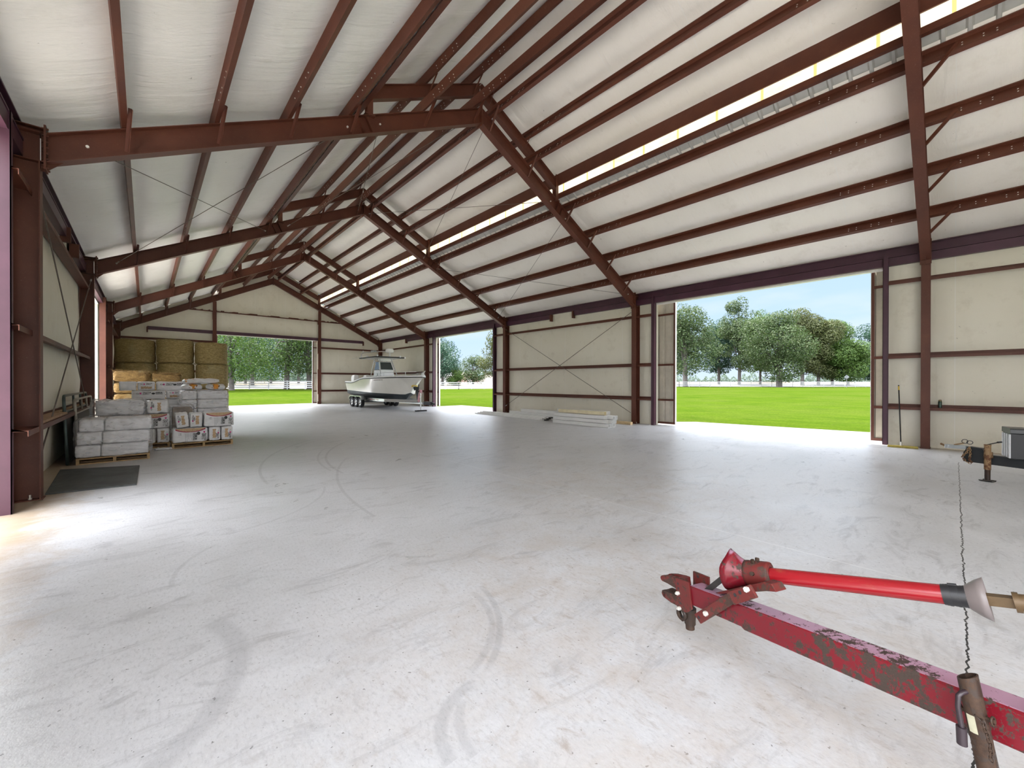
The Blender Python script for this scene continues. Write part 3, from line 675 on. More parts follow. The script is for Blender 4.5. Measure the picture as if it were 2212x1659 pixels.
# --- bags
def face_M(nx, ny, origin):          # text plane on a vertical face whose outward normal is (nx,ny): x right, y up
    nrm = Vector((nx,ny,0)); right = Vector((-ny,nx,0)); up = Vector((0,0,1))
    return Matrix(((right.x,up.x,nrm.x,origin[0]),(right.y,up.y,nrm.y,origin[1]),(right.z,up.z,nrm.z,origin[2]),(0,0,0,1)))
def flat2(M, pts):                   # 2D points in a face frame to 3D
    return [M @ Vector((x,y,0)) for x,y in pts]
R90 = Matrix.Rotation(-pi/2, 4, 'Z')
def logo(M, x, y, s, parent):
    m = MB(); P = flat2(M, [(x-s*.5,y+s*.5),(x+s*.5,y+s*.5),(x+s*.28,y-s*.5),(x-s*.28,y-s*.5)])
    m.poly(P, .0012, M.to_3x3() @ Vector((0,0,1))); return m.build('logo', M_INKM, parent)
def print_long(M, L, H, parent):
    """large panel of the bag lying on its side: rows of lettering run downwards"""
    nz_ = M.to_3x3() @ Vector((0,0,1))
    # crescent of shavings with a red swoosh under it
    N = 16; top = [(-L*.42+L*.84*i/N, H*.47) for i in range(N+1)]; bot = [(-L*.42+L*.84*i/N, H*.47-.27*H*(1-((i/N)*2-1)**2)*.78-.02*H) for i in range(N+1)]
    m = MB(); m.add([M @ Vector((x,y,.001)) for x,y in top]+[M @ Vector((x,y,.001)) for x,y in bot], [(i,i+1,N+2+i,N+1+i) for i in range(N)]); m.build('shavings_picture', M_INKT, parent)
    m = MB(); m.add([M @ Vector((x,y,.002)) for x,y in bot]+[M @ Vector((x,y-H*(.035+.05*abs((i/N)*2-1)),.002)) for i,(x,y) in enumerate(bot)], [(i,i+1,N+2+i,N+1+i) for i in range(N)]); m.build('red_swoosh', M_INKR, parent)
    Q = lambda x, y: M @ Matrix.Translation((x,y,.0015)) @ R90
    logo(M @ Matrix.Translation((0,0,.0015)), L*.385, H*.17, .040, parent)
    text('TRACTOR', .062, Q(L*.375,H*.08), M_INKK, parent, wide=.60, bold=.0012)
    text('SUPPLY Co', .058, Q(L*.312,H*.08), M_INKK, parent, wide=.54, bold=.0012)
    m = MB(); m.lathe([(.0,0.003),(.042,0.003),(.042,0)], (0,0,0), (0,0,1), 18, False)
    m.xf(M @ Matrix.Translation((L*.222,H*.10,.001)) @ Matrix.Diagonal((.78,1.0,1,1))); m.build('round_emblem', M_INKK, parent)
    text('PREMIUM', .066, Q(L*.115,H*.14), M_INKK, parent, wide=.62, bold=.0012)
    text('PINE SHAVINGS', .050, Q(L*.063,H*.14), M_INKK, parent, wide=.52, bold=.0008)
    m = MB()
    for i, ln in enumerate((.17,.12,.15,.20,.24)):
        x = L*(.03-.045*i); n = M.to_3x3() @ Vector((0,0,1)); m.poly(flat2(M @ Matrix.Translation((0,0,.0015)), [(x,H*.14),(x+.006,H*.14),(x+.006,H*.14-ln),(x,H*.14-ln)]), .001, n)
    m.build('small_print', plain('grey print',(.30,.30,.31)), parent)
    text('8.0', .045, Q(-L*.30,H*.16), M_INKK, parent, wide=.9); text('CU FT', .02, Q(-L*.335,H*.16), M_INKK, parent)
def print_end(M, L, H, parent, flip=False):
    s_ = -1 if flip else 1
    rnd = random.Random(int(M.translation.x*100)+int(M.translation.z*50))
    m = MB(); nn = M.to_3x3() @ Vector((0,0,1)); x0 = -L*.06*s_
    pts = []; N = 14
    for i in range(N+1): pts.append((x0-.018-rnd.uniform(0,.022), H*.33-H*.62*i/N))
    for i in range(N+1): pts.append((x0+.018+rnd.uniform(0,.022), -H*.29+H*.62*i/N))
    K = M @ Matrix.Translation((0,0,.001))
    m.add([K @ Vector((x,y,0)) for x,y in pts], [(i,i+1,2*N-i,2*N+1-i) for i in range(N)]); m.build('shavings_picture', M_INKT, parent)
    Q = M @ Matrix.Translation((L*.22*s_,H*.02*s_,.002)) @ Matrix.Rotation(-pi/2*s_,4,'Z')
    logo(M @ Matrix.Translation((0,0,.002)), L*.28*s_, H*.05*s_, .034, parent)
    text('TRACTOR', .036, Q, M_INKK, parent, wide=.8, bold=.001); text('SUPPLY', .036, Q @ Matrix.Translation((0,-.03,0)), M_INKK, parent, wide=.8, bold=.001)
    text('Co', .03, M @ Matrix.Translation((L*.24*s_,H*.26*s_,.002)) @ Matrix.Rotation(-pi/2*s_,4,'Z'), M_INKK, parent)
def print_flat_side(M, L, H, parent):
    text('Co', .05, M @ Matrix.Translation((-L*.36,H*.10,.0015)), M_INKK, parent, bold=.001)
    logo(M @ Matrix.Translation((0,0,.0015)), -L*.24, H*.17, .045, parent)
    text('TRACTOR', .046, M @ Matrix.Translation((-L*.17,H*.20,.0015)), M_INKK, parent, wide=.8, bold=.0012)
    text('SUPPLY', .046, M @ Matrix.Translation((-L*.17,H*.05,.0015)), M_INKK, parent, wide=.9, bold=.0012)
    m = MB(); m.lathe([(.0,0.003),(.034,0.003),(.034,0)], (0,0,0), (0,0,1), 16, False); m.xf(M @ Matrix.Translation((L*.13,H*.15,.001)) @ Matrix.Diagonal((1.1,.75,1,1))); m.build('round_emblem', M_INKK, parent)
    text('PREMIUM', .044, M @ Matrix.Translation((L*.20,H*.20,.0015)), M_INKK, parent, wide=.78, bold=.001)
    text('PINE SHAVINGS', .034, M @ Matrix.Translation((L*.20,H*.06,.0015)), M_INKK, parent, wide=.62, bold=.0008)
def print_flat_end(M, L, H, parent):
    text('TRACTOR', .034, M @ Matrix.Translation((-L*.02,H*.24,.0015)), M_INKK, parent, wide=.8, bold=.001)
    text('SUPPLY', .034, M @ Matrix.Translation((-L*.02,H*.12,.0015)), M_INKK, parent, wide=.9, bold=.001)
    text('Co', .036, M @ Matrix.Translation((-L*.32,H*.17,.0015)), M_INKK, parent, bold=.001)
    logo(M @ Matrix.Translation((0,0,.0015)), -L*.12, H*.20, .036, parent)
    m = MB(); K = M @ Matrix.Translation((0,0,.001)); rnd = random.Random(3); N = 14
    pts = [(-L*.30+L*.60*i/N, -.005-rnd.uniform(0,.02)) for i in range(N+1)]+[(L*.30-L*.60*i/N, -H*.26-rnd.uniform(0,.02)) for i in range(N+1)]
    m.add([K @ Vector((x,y,0)) for x,y in pts], [(i,i+1,2*N-i,2*N+1-i) for i in range(N)]); m.build('shavings_picture', M_INKT, parent)
BAGN = [0]
def bag(x0, x1, y0, y1, z0, z1, label, group, face=None, rot=0.0, mat=None, flip=False, wr=.006):
    BAGN[0] += 1
    cx, cy, cz = (x0+x1)/2, (y0+y1)/2, (z0+z1)/2
    r = thing('shavings_bag', label, 'bag', (0,0,0), group)
    m = MB(); rbox(m, (x1-x0)/2-.002-.6*wr, (y1-y0)/2-.002-.6*wr, (z1-z0)/2-.001-.5*wr, 13, 14, wr, BAGN[0]); m.build('bag_body', mat or M_BAG, r)
    L, H = x1-x0, z1-z0; Mf = face_M(0,-1,(0,-(y1-y0)/2-.002-.4*wr,0))
    if face == 'long': print_long(Mf, L, H, r)
    if face == 'end': print_end(Mf, L, H, r, flip)
    if face == 'flatside': print_flat_side(Mf, L, H, r)
    if face == 'flatend': print_flat_end(Mf, L, H, r)
    r.matrix_basis = TR(cx,cy,cz+abs(math.sin(rot))*L*.42,0,0,rot)
    return r
def film(x0, x1, y0, y1, z0, z1, label, seed, wr=.012):
    m = MB(); rbox(m, (x1-x0)/2, (y1-y0)/2, (z1-z0)/2, 9, 22, wr, seed, Matrix.Translation(((x0+x1)/2,(y0+y1)/2,(z0+z1)/2)), 16)
    return tag(m.build('stretch_wrap', M_FILM), label, 'plastic wrap', 'stretch wraps')
LY = ['bottom', 'second', 'third', 'fourth', 'fifth', 'top']
# A: front left pallet, three wrapped layers
pallet('pallet under the white wrapped stack by the leaning gates', -1.0, .06, 11.36, 12.10)
zz = [.119,.372,.622,.872]; xo = [-.02,0,.03]
for k in range(3):
    g = 'bags on the front left pallet'; a = -1.0+xo[k]; nm = ['bottom','middle','top'][k]
    bag(a, a+.36, 11.36, 12.08, zz[k], zz[k+1], 'white wrapped bag end-on at left of the %s layer, front left pallet' % nm, g)
    bag(a+.36, a+1.06, 11.36, 11.72, zz[k], zz[k+1], 'long white wrapped bag at front of the %s layer, front left pallet' % nm, g)
    bag(a+.36, a+1.06, 11.73, 12.09, zz[k], zz[k+1], 'long white wrapped bag at the back of the %s layer, front left pallet' % nm, g)
film(-1.045, .10, 11.325, 12.13, .10, .895, 'clear stretch wrap around the white stack nearest the rubber mat', 5)
# B: pallet just behind A, bags on edge
pallet('pallet behind the front left one, with a scrap of film under it', -.62, .44, 13.06, 13.86)
g = 'bags on the second left pallet'
bag(.19, .44, 13.06, 13.76, .119, .478, 'printed bag end standing lowest at right of the second left pallet', g, 'end')
bag(-.52, .18, 13.06, 13.31, .119, .478, 'lowest long bag hidden behind the front left stack', g)
bag(-.26, .44, 13.06, 13.31, .48, .838, 'bag with a red arc peeking out beside the front left wrapped stack', g, 'long')
bag(-.60, -.27, 13.06, 13.76, .48, .838, 'end-on bag hidden behind the top of the front left stack', g)
bag(-.52, .18, 13.33, 13.58, .119, .478, 'long bag in the second row of the second left pallet', g)
bag(-.26, .44, 13.33, 13.58, .48, .838, 'long bag in the second row, upper layer of the second left pallet', g)
bag(-.86, -.02, 13.0, 13.42, .84, 1.17, 'long dusty bag in loose film on top of the second left pallet', g, wr=.014)
bag(.0, .42, 13.0, 13.5, .84, 1.16, 'dusty bag with pink print at the top right of the second left pallet', g, 'end', flip=True, wr=.012)
film(-.93, -.01, 12.96, 13.46, .835, 1.20, 'loose dusty plastic film over the long bag behind the front left stack', 8, .022)
m = MB(); rbox(m, .15, .05, .02, 3, 10, .018, 4, Matrix.Translation((.30,12.62,.024)), 14); tag(m.build('film_scrap', M_BAG), 'crumpled scrap of white film on the floor between the pallets', 'plastic scrap')
# brown bag in clear film between B and C
bag(.50, .92, 13.62, 13.98, .0, .95, 'brown bag under clear film between the two front pallets', 'bags on the second left pallet', mat=plain('brown kraft bag',(.20,.15,.10),.6,0,.2,9))
film(.455, .96, 13.57, 14.03, .0, 1.0, 'draped clear film over the brown bag between the front pallets', 9, .02)
# C: front right pallet
pallet('pallet under the printed bags, nearest the open floor', .46, 1.67, 12.62, 13.36)
g = 'printed bags on the front right pallet'
bag(.47, 1.16, 12.66, 12.92, .119, .478, 'long printed bag with red arc, bottom layer left of the front right pallet', g, 'long')
bag(1.17, 1.42, 12.64, 13.34, .119, .478, 'printed bag end in the middle of the bottom layer, front right pallet', g, 'end')
bag(1.425, 1.67, 12.62, 13.32, .119, .475, 'printed bag end at the right corner of the bottom layer', g, 'end')
bag(.47, 1.16, 12.93, 13.18, .119, .478, 'long bag in the second row of the front right pallet', g)
bag(.53, .78, 12.66, 13.30, .475, .835, 'leaning printed bag end at left of the upper layer, front right pallet', g, 'end', -.10, flip=True)
bag(.80, 1.055, 12.65, 13.33, .48, .83, 'upright printed bag end beside the leaning one, front right pallet', g, 'end', .02, flip=True)
bag(1.07, 1.70, 12.64, 12.90, .48, .84, 'long printed bag with red arc, upper layer right of the front right pallet', g, 'long')
bag(1.07, 1.70, 12.91, 13.17, .48, .84, 'long bag behind the upper printed one on the front right pallet', g)
# D: wrapped stack behind C
pallet('pallet under the wrapped stack that carries the orange bags', .70, 1.76, 14.2, 15.0)
zz = [.119,.372,.622,.872,1.122,1.372]
for k in range(5):
    a = .70; nm = LY[k] if k < 4 else 'top'; g = 'wrapped bags below the orange ones'
    bag(a, a+.36, 14.2, 14.92, zz[k], zz[k+1], 'white bag end-on in the %s layer of the stack below the orange bags' % nm, g)
    bag(a+.36, a+1.06, 14.2, 14.56, zz[k], zz[k+1], 'long white bag in the %s layer of the stack below the orange bags' % nm, g)
film(.66, 1.80, 14.16, 14.98, .3, 1.385, 'stretch wrap around the white stack below the orange bags', 12, .016)
# orange and white feed bags
def feed(M, label, variant):
    r = thing('feed_bag', label, 'bag', (0,0,0), 'orange and white feed bags')
    m = MB(); rbox(m, *((.42,.21,.075) if variant == 0 else (.225,.31,.080)), 3.2, 14, .010, 30+variant); m.build('bag_body', M_BAG, r)
    if variant == 0:
        text('Solution', .105, Matrix.Translation((-.22,-.178,.004)) @ Matrix.Rotation(1.15,4,'X') , M_INKO, r, ext=.006, bold=.002)
        text('MINERAL', .04, Matrix.Translation((.13,-.182,.006)) @ Matrix.Rotation(1.15,4,'X'), M_INKK, r, ext=.006)
        m = MB(); rbox(m, .055, .17, .060, 3, 8, .006, 3, Matrix.Translation((-.335,0,.012))); m.build('orange_panel', M_INKO, r)
    else:
        m = MB(); rbox(m, .115, .30, .078, 3.4, 12, .008, 60+variant, Matrix.Translation((.01,-.018,.006))); m.build('orange_panel', M_INKO, r)
        m = MB()
        for q in range(5):
            rbox(m, .035+.01*(q%2), .018, .016, 2.2, 6, .003, q, Matrix.Translation((-.06+.036*q,-.298+.004*(q%2),-.01+.018*((q*2)%3))) @ Matrix.Rotation(.5*q,4,'Y'))
        m.build('dark_picture', M_INKB, r)
    r.matrix_basis = M
feed(TR(.95,14.52,1.468,.04), 'orange panelled feed bag at the left on top of the wrapped stack', 1)
feed(TR(1.50,14.54,1.468,-.10,.03), 'orange panelled feed bag at the right on top of the wrapped stack', 2)
feed(TR(1.17,14.50,1.632,.05,0,-.03), 'white feed bag with orange script lying across the two below it', 0)
# E: printed bags lying flat at the back
pallet('pallet under the flat printed bags in front of the hay', -.62, .80, 15.2, 16.0)
zz = [.119,.37,.62,.87,1.12,1.37,1.62]; g = 'flat printed bags in front of the hay'
for k in range(6):
    z0, z1 = zz[k], zz[k+1]; nm = LY[k]
    if k == 5:
        bag(-.55,-.19,15.2,15.92,z0,z1,'flat printed bag end at the left of the top layer in front of the hay',g)
        bag(-.18,.20,15.22,15.92,z0,z1,'flat bag end with orange-tan band, top layer before the hay',g,'flatend')
        bag(.21,.86,15.2,15.58,z0,z1,'long flat printed bag at the right of the top layer before the hay',g,'flatside')
    elif k == 4:
        bag(-.30,.42,15.2,15.58,z0,z1,'long flat printed bag in the layer below the top, before the hay',g,'flatside')
        bag(.43,.82,15.2,15.92,z0,z1,'flat bag end with tan band below the long top bag, before the hay',g,'flatend')
    else:
        bag(-.60,.10,15.22,15.58,z0,z1,'long bag at left of the %s layer in front of the hay' % nm,g, mat=None if k!=3 else plain('grey shaded bag',(.45,.44,.42)))
        bag(.11,.80,15.22,15.58,z0,z1,'long bag at right of the %s layer in front of the hay' % nm,g)
# --- hay
def hay_mat(name, ca, cb, cc, sc):
    t = NT(name); f = t.noise(t.pos(sc), 3, 8, .75, .5); g_ = t.noise(t.pos((1,1,3)), 26, 5, .7); p2 = t.noise(t.pos(), 1.7, 3)
    c = t.ramp(f,(.28,ca),(.5,cb),(.72,cc)); c = t.mix(t.ramp(g_,(.35,.6),(.6,0.)), c, tuple(x*.45 for x in ca))
    c = t.mix(t.ramp(p2,(.55,0.),(.75,.35)), c, (.36,.36,.22))
    return t.done(c, .8, 0, t.bump(g_,.7,.02,t.bump(f,.5,.03)), .2)
M_HAY = hay_mat('netted round hay', (.13,.09,.035),(.36,.27,.11),(.74,.58,.30),(2.5,2.5,14))
M_HAYG = hay_mat('loose golden hay', (.085,.048,.016),(.19,.115,.038),(.33,.215,.08),(2,5,5))
def round_bale(cx, cy, z0, R_, h, label, seed):
    m = MB(); rnd = random.Random(seed); ph = [rnd.uniform(0,6) for _ in range(4)]
    pr = [(.001,0),(R_*.6,0),(R_-.10,.0),(R_-.03,.03),(R_,.10)]+[(R_+.012*sin(i*1.3+ph[0]), .10+(h-.2)*i/9) for i in range(1,9)]+[(R_,h-.10),(R_-.03,h-.03),(R_-.10,h),(R_*.6,h+.01),(.001,h+.015)]
    m.lathe(pr, (0,0,0), (0,0,1), 40)
    for i, (x,y,z) in enumerate(m.v):
        a = math.atan2(y,x); k = 1+.012*sin(3*a+ph[1])+.007*sin(7*a+z*4+ph[2])+.004*sin(23*a+z*31); m.v[i] = (cx+x*k, cy+y*k, z0+z+.012*sin(5*a+ph[3])*(z>.5*h))
    for _ in range(500):                                             # stray straws
        a = rnd.uniform(0,2*pi); z = z0+rnd.choice([rnd.uniform(.02,h), h-.02, .03]); b = a+rnd.uniform(-.06,.06)
        p0 = Vector((cx+R_*cos(a),cy+R_*sin(a),z)); p1 = Vector((cx+(R_+.05)*cos(b),cy+(R_+.05)*sin(b),z+rnd.uniform(-.04,.04))); s_ = Vector((0,0,.004))
        m.add([p0-s_,p0+s_,p1], [(0,1,2)])
    tag(m.build('round_hay_bale', M_HAY), label, 'hay bale', 'netted round hay bales')
CX = [-.38,1.15,2.66]; CN = ['left', 'middle', 'right']; HN_ = ['bottom', 'middle', 'top']
for i, x in enumerate(CX):
    yb = [27.9,27.7,27.5][i]
    hh = [(0,1.27),(1.275,1.30),(2.58,1.16)] if i != 1 else [(0,1.27),(1.275,1.32),(2.60,1.22)]
    for k, (z, h) in enumerate(hh):
        round_bale(x+[.06,.04,0][k]*(1 if i else .5), yb, z, .765 if i != 2 else .72, h, 'netted round hay bale, %s of the %s stack against the far wall' % (HN_[k], CN[i]), i*7+k)
def square_bale(x0, x1, y0, y1, z0, z1, label, seed, wild=500):
    m = MB(); rbox(m, (x1-x0)/2-.014, (y1-y0)/2-.014, (z1-z0)/2-.012, 5, 14, .016, seed, Matrix.Translation(((x0+x1)/2,(y0+y1)/2,(z0+z1)/2)), 12)
    rnd = random.Random(seed)
    for _ in range(wild):
        p0 = Vector((rnd.uniform(x0,x1), y0+.02 if rnd.random() < .5 else rnd.uniform(y0,y1), rnd.uniform(z0,z1)))
        if rnd.random() < .5: p0.z = z1-.02
        d = Vector((rnd.uniform(-1,1),rnd.uniform(-1,.4),rnd.uniform(-.5,.7))).normalized()*rnd.uniform(.06,.17); s_ = d.cross(Vector((.3,.2,1))).normalized()*.004
        m.add([p0-s_,p0+s_,p0+d], [(0,1,2)])
    tag(m.build('square_hay_bale', M_HAYG), label, 'hay bale', 'loose square hay bales')
for k in range(4):
    for q in range(2): square_bale(-.86+q*.98, .10+q*.98, 20.0, 20.5, .40*k+.005, .40*(k+1), 'square hay bale, %s of the %s column behind the flat printed bags' % (['bottom','second','third','fourth'][k], ['left','right'][q]), 50+k*2+q, 120)
square_bale(-.87, .14, 19.95, 20.55, 1.61, 2.02, 'loose golden hay bale heaped highest at the left, before the round bales', 71, 900)
square_bale(.15, 1.04, 20.0, 20.5, 1.60, 1.96, 'ragged golden hay bale beside the highest heaped one', 72, 900)
square_bale(-1.0, -.62, 16.45, 17.1, .005, 1.02, 'small hay bale low beside the left wall jamb', 73, 400)
# --- gates leaning on the left wall
M_TUBE = plain('dark green gate tube', (.055,.075,.07), .32, .4, .2, 6)
M_TUBE2 = plain('worn galvanised tube', (.34,.31,.26), .45, .5, .3, 8)
M_RUB = plain('black rubber', (.035,.037,.037), .55, 0, .25, 5, .1)
def gate(label, x0, x1, y0, y1, h, mat, solid, zs):
    """leans: foot at x0, top at x1"""
    r = thing('stall_gate', label, 'gate', (x0,(y0+y1)/2,0), 'leaning stall gates')
    X_ = lambda z: x0+(x1-x0)*z/h
    m = MB(); rc = .10; rad = .024
    pts = [(X_(.03),y0,.03)]+[(X_(z),y0,z) for z in (.4,h-rc)]+[(X_(h-rc+rc*sin(a)),y0+rc-rc*cos(a),h-rc+rc*sin(a)) for a in (.5,1.05)]+[(X_(h),y0+rc,h),(X_(h),(y0+y1)/2,h),(X_(h),y1-rc,h)]+[(X_(h-rc+rc*cos(a)),y1-rc+rc*sin(a),h-rc+rc*cos(a)) for a in (.5,1.05)]+[(X_(h-rc),y1,h-rc),(X_(.4),y1,.4),(X_(.03),y1,.03)]
    m.tube(pts, rad, 10, True); m.build('tube_frame', mat, r)
    for z in zs:
        m = MB(); m.cyl((X_(z),y0,z),(X_(z),y1,z),.02,8); m.build('rail', mat, r)
    for yy in ((y0+(y1-y0)*.36),(y0+(y1-y0)*.68)):
        m = MB(); m.cyl((X_(solid),yy,solid),(X_(h),yy,h),.018,8); m.build('upright', mat, r)
    m = MB(); m.add([(X_(.06)+dx,yy,.06) for dx in (-.012,.012) for yy in (y0+.02,y1-.02)]+[(X_(solid)+dx,yy,solid) for dx in (-.012,.012) for yy in (y0+.02,y1-.02)], [(0,1,5,4),(2,3,7,6),(0,2,6,4),(1,3,7,5),(4,5,7,6),(0,1,3,2)])
    m.build('rubber_panel', M_RUB, r)
gate('dark tubular stall gate with black panel leaning by the rubber mat', -1.11, -1.16, 11.40, 15.2, 1.34, M_TUBE, 1.02, (1.03,))
gate('worn pale tubular gate with black panel leaning behind the first one', -1.035, -1.085, 12.16, 15.4, 1.24, M_TUBE2, .94, (.95,))
# boards lying on the lowest left girt
for i, (a, b, x, w_) in enumerate(((8.6,11.2,-1.31,.22),(11.3,16.0,-1.31,.10))):
    m = MB(); m.bx(x, x+w_, a, b, 1.006, 1.044); tag(m.build('plank', M_WOOD2, None, .004), 'brown plank lying on the lowest left girt, %s the gates' % ('in front of' if i == 0 else 'above'), 'plank', 'planks on the girt')
# rubber mat
t = NT('rubber mat'); f = t.noise(t.pos((1,.6,1)), 2.2, 7, .7, .6); c = t.ramp(f,(.4,(.040,.043,.042)),(.62,(.085,.09,.088)),(.8,(.20,.20,.19)))
M_MAT = t.done(c, .6, 0, t.bump(t.noise(t.pos(),60,2),.15,.004), .4)
m = MB(); m.poly([(-1.06,8.66,.001),(-.11,8.56,.001),(-.09,10.45,.001),(-1.15,10.88,.001)], .02, (0,0,1)); tag(m.build('rubber_mat', M_MAT, None, .004), 'black rubber mat flat on the floor beside the left column', 'mat')
# ---------------------------------------------------------------- boat on its trailer
M_GEL = plain('cream gelcoat', (.74,.72,.66), .16, 0, .03, 2, 0, .6)
M_WHITE = plain('white fibreglass', (.84,.84,.83), .25, 0, .03, 3)
M_BOTTOM = plain('dark bottom paint', (.030,.038,.040), .55, 0, .35, 3)
M_BLACK = plain('black plastic', (.016,.016,.018), .45, 0, .1)
M_ALU = plain('polished aluminium', (.66,.67,.68), .25, .75, .06)
M_TYRE = plain('tyre rubber', (.018,.018,.02), .75, 0, .2, 20)
M_TINT = NT('tinted acrylic'); M_TINT = M_TINT.done((.05,.06,.06), .08, 0, None, .6)
BXC, BY0, BY1 = 11.4, 28.3, 19.98            # centre line, transom, bow tip
boat = thing('center_console_boat', 'white centre console fishing boat with dark bottom on its trailer', 'boat', (BXC,24.2,0))
def bh(t):                                    # half beam at the sheer
    return 1.22+.10*sin(pi*min(1,t/.6)*.5) if t < .45 else 1.305*max(0.0,1-((t-.45)/.55)**2.6)**.75
def zs(t):
    if t < .13: return 1.64-.02*t/.13
    if t < .42: q = (t-.13)/.29; return 1.62+.26*(q*q*(3-2*q))
    return 1.88+.06*(t-.42)/.58
def keel(t):                                  # (y offset is handled by clamping)
    y = BY0+(BY1-BY0)*t
    if y > 23.5: return .56
    if y > 21.8: return .56+.05*((23.5-y)/1.7)**2
    if y > 20.95: return .61+(1.32-.61)*((21.8-y)/.85)
    return 1.32+(1.93-1.32)*min(1,(20.95-y)/.97)
def chine(t):
    k = keel(t); return max(k, .86+.10*max(0,(t-.5))*2)
def sec(t, q):
    """q 0 keel .. .4 chine .. 1 sheer"""
    b = bh(t); zk, zc, z1 = keel(t), chine(t), zs(t)
    bc = b*(.86 if t < .5 else .86-.75*((t-.5)/.5)**1.1); bc = max(bc, .004)
    if zc-zk < .02 : bc *= .15
    if q < .4: s_ = q/.4; return bc*s_, zk+(zc-zk)*s_**1.15
    s_ = (q-.4)/.6; fl = 1+.9*max(0,(t-.35)/.65)
    return bc+(b-bc)*s_**fl, zc+(z1-zc)*s_
wl = lambda y: .90+(y-21)*.026               # top edge of the bottom paint
NT_, NQ = 56, 22
for side in (-1,1):
    pass
def hull_grid(q0, q1, nq, name, mat, dx=0.0):
    m = MB()
    for side in (-1,1):
        def g(u, v):
            t = u; b, z = sec(t, q0(t)+(q1(t)-q0(t))*v); y = BY0+(BY1-BY0)*t
            return (BXC+side*(b+dx), y, z)
        m.grid(g, NT_, nq)
    return m
def q_at(t, z):
    lo, hi = 0.0, 1.0
    for _ in range(24):
        mid = (lo+hi)/2
        if sec(t, mid)[1] < z: lo = mid
        else: hi = mid
    return lo
qw = lambda t: q_at(t, wl(BY0+(BY1-BY0)*t))
m = hull_grid(qw, lambda t: 1.0, 14, '', None)
N = 12                                        # transom
vs = [(BXC+s_*sec(0,q)[0], BY0, sec(0,q)[1]) for s_ in (-1,1) for q in [qw(0)+(1-qw(0))*i/N for i in range(N+1)]]
m.add(vs, [(i,i+1,N+2+i,N+1+i) for i in range(N)])
m.build('hull', M_GEL, boat)
m = hull_grid(lambda t: 0.0, qw, 10, '', None)
vs = [(BXC+s_*sec(0,q)[0], BY0, sec(0,q)[1]) for s_ in (-1,1) for q in [qw(0)*i/N for i in range(N+1)]]
m.add(vs, [(i,i+1,N+2+i,N+1+i) for i in range(N)])
m.build('bottom_paint', M_BOTTOM, boat)
def sheer_pts(dx, dz, t0=0, t1=1, n=44):
    out = []
    for side in (-1,1):
        L_ = []
        for i in range(n+1):
            t = t0+(t1-t0)*i/n; L_.append((BXC+side*(bh(t)+dx), BY0+(BY1-BY0)*t-(.02 if i == n else 0), zs(t)+dz))
        out.append(L_ if side < 0 else L_[::-1])
    return out[0]+out[1]
m = MB(); m.tube(sheer_pts(.012,-.035), .028, 8); m.build('rub_rail', M_BLACK, boat)
m = MB(); m.tube(sheer_pts(-.03,.012), .055, 8)
def dk(u, v): t = u*.995; b = bh(t)-.03; return (BXC-b+2*b*v, BY0+(BY1-BY0)*t, zs(t)+.02-.0*v)
def dk2(u, v):
    t = .52+u*.47; b = bh(t)-.04; return (BXC-b+2*b*v, BY0+(BY1-BY0)*t, zs(t)+.03+.05*sin(pi*v))
m.grid(dk2, 20, 8)
for s_ in (-1,1):
    def gw(u, v): t = .01+u*.52; b = bh(t)-.02; return (BXC+s_*(b-.30*v), BY0+(BY1-BY0)*t, zs(t)+.035)
    m.grid(gw, 16, 2)
def ck(u, v): t = .01+u*.53; b = bh(t)-.2; return (BXC-b+2*b*v, BY0+(BY1-BY0)*t, 1.12)
m.grid(ck, 12, 4); m.build('deck', M_WHITE, boat)
text('GRADY', .001, Matrix.Translation((0,0,-5)), M_BLACK, None) if False else None
m = MB()                                      # small dark name script on the topside, unreadable at this size
for i in range(9):
    y = 23.55-.11*i; t = (BY0-y)/(BY0-BY1); q = q_at(t, zs(t)-.15); b, z = sec(t, q); m.bx(BXC-b-.012, BXC-b-.004, y-.045, y+.035, z-.022, z+.02+.01*(i%2))
m.build('name_lettering', plain('brown script',(.10,.06,.04)), boat)
# console
c = MB(); c.add([(10.9,25.5,1.12),(11.9,25.5,1.12),(11.9,24.15,1.12),(10.9,24.15,1.12),(10.94,25.35,2.42),(11.86,25.35,2.42),(11.86,24.42,2.40),(10.94,24.42,2.40)],
   [(0,1,2,3),(4,5,6,7),(0,1,5,4),(1,2,6,5),(2,3,7,6),(3,0,4,7)]); con = c.build('console', M_WHITE, boat, .05, 3)
m = MB(); m.bx(10.925,10.935,24.7,24.85,2.05,2.18); m.bx(10.92,10.93,24.9,25.0,1.95,2.02); m.build('gauge', M_BLACK, con)
# windscreen
m = MB(); P = [(10.95,24.47,2.42),(11.85,24.47,2.42),(11.80,24.72,2.92),(11.00,24.72,2.92)]
m.poly(P, .012, (0,1,.4)); m.poly([(10.93,24.5,2.42),(10.98,24.72,2.92),(10.98,25.1,2.92),(10.93,25.25,2.42)], .012, (1,0,0)); m.poly([(11.87,24.5,2.42),(11.82,24.72,2.92),(11.82,25.1,2.92),(11.87,25.25,2.42)], .012, (1,0,0)); ws = m.build('windscreen', M_TINT, boat)
m = MB()
for a, b in (((10.93,24.44,2.40),(11.87,24.44,2.40)),((11.0,24.70,2.93),(11.80,24.70,2.93)),((10.93,24.44,2.4),(11.0,24.70,2.93)),((11.87,24.44,2.4),(11.8,24.7,2.93))): m.cyl(a, b, .025, 8)
m.build('windscreen_frame', M_WHITE, ws)
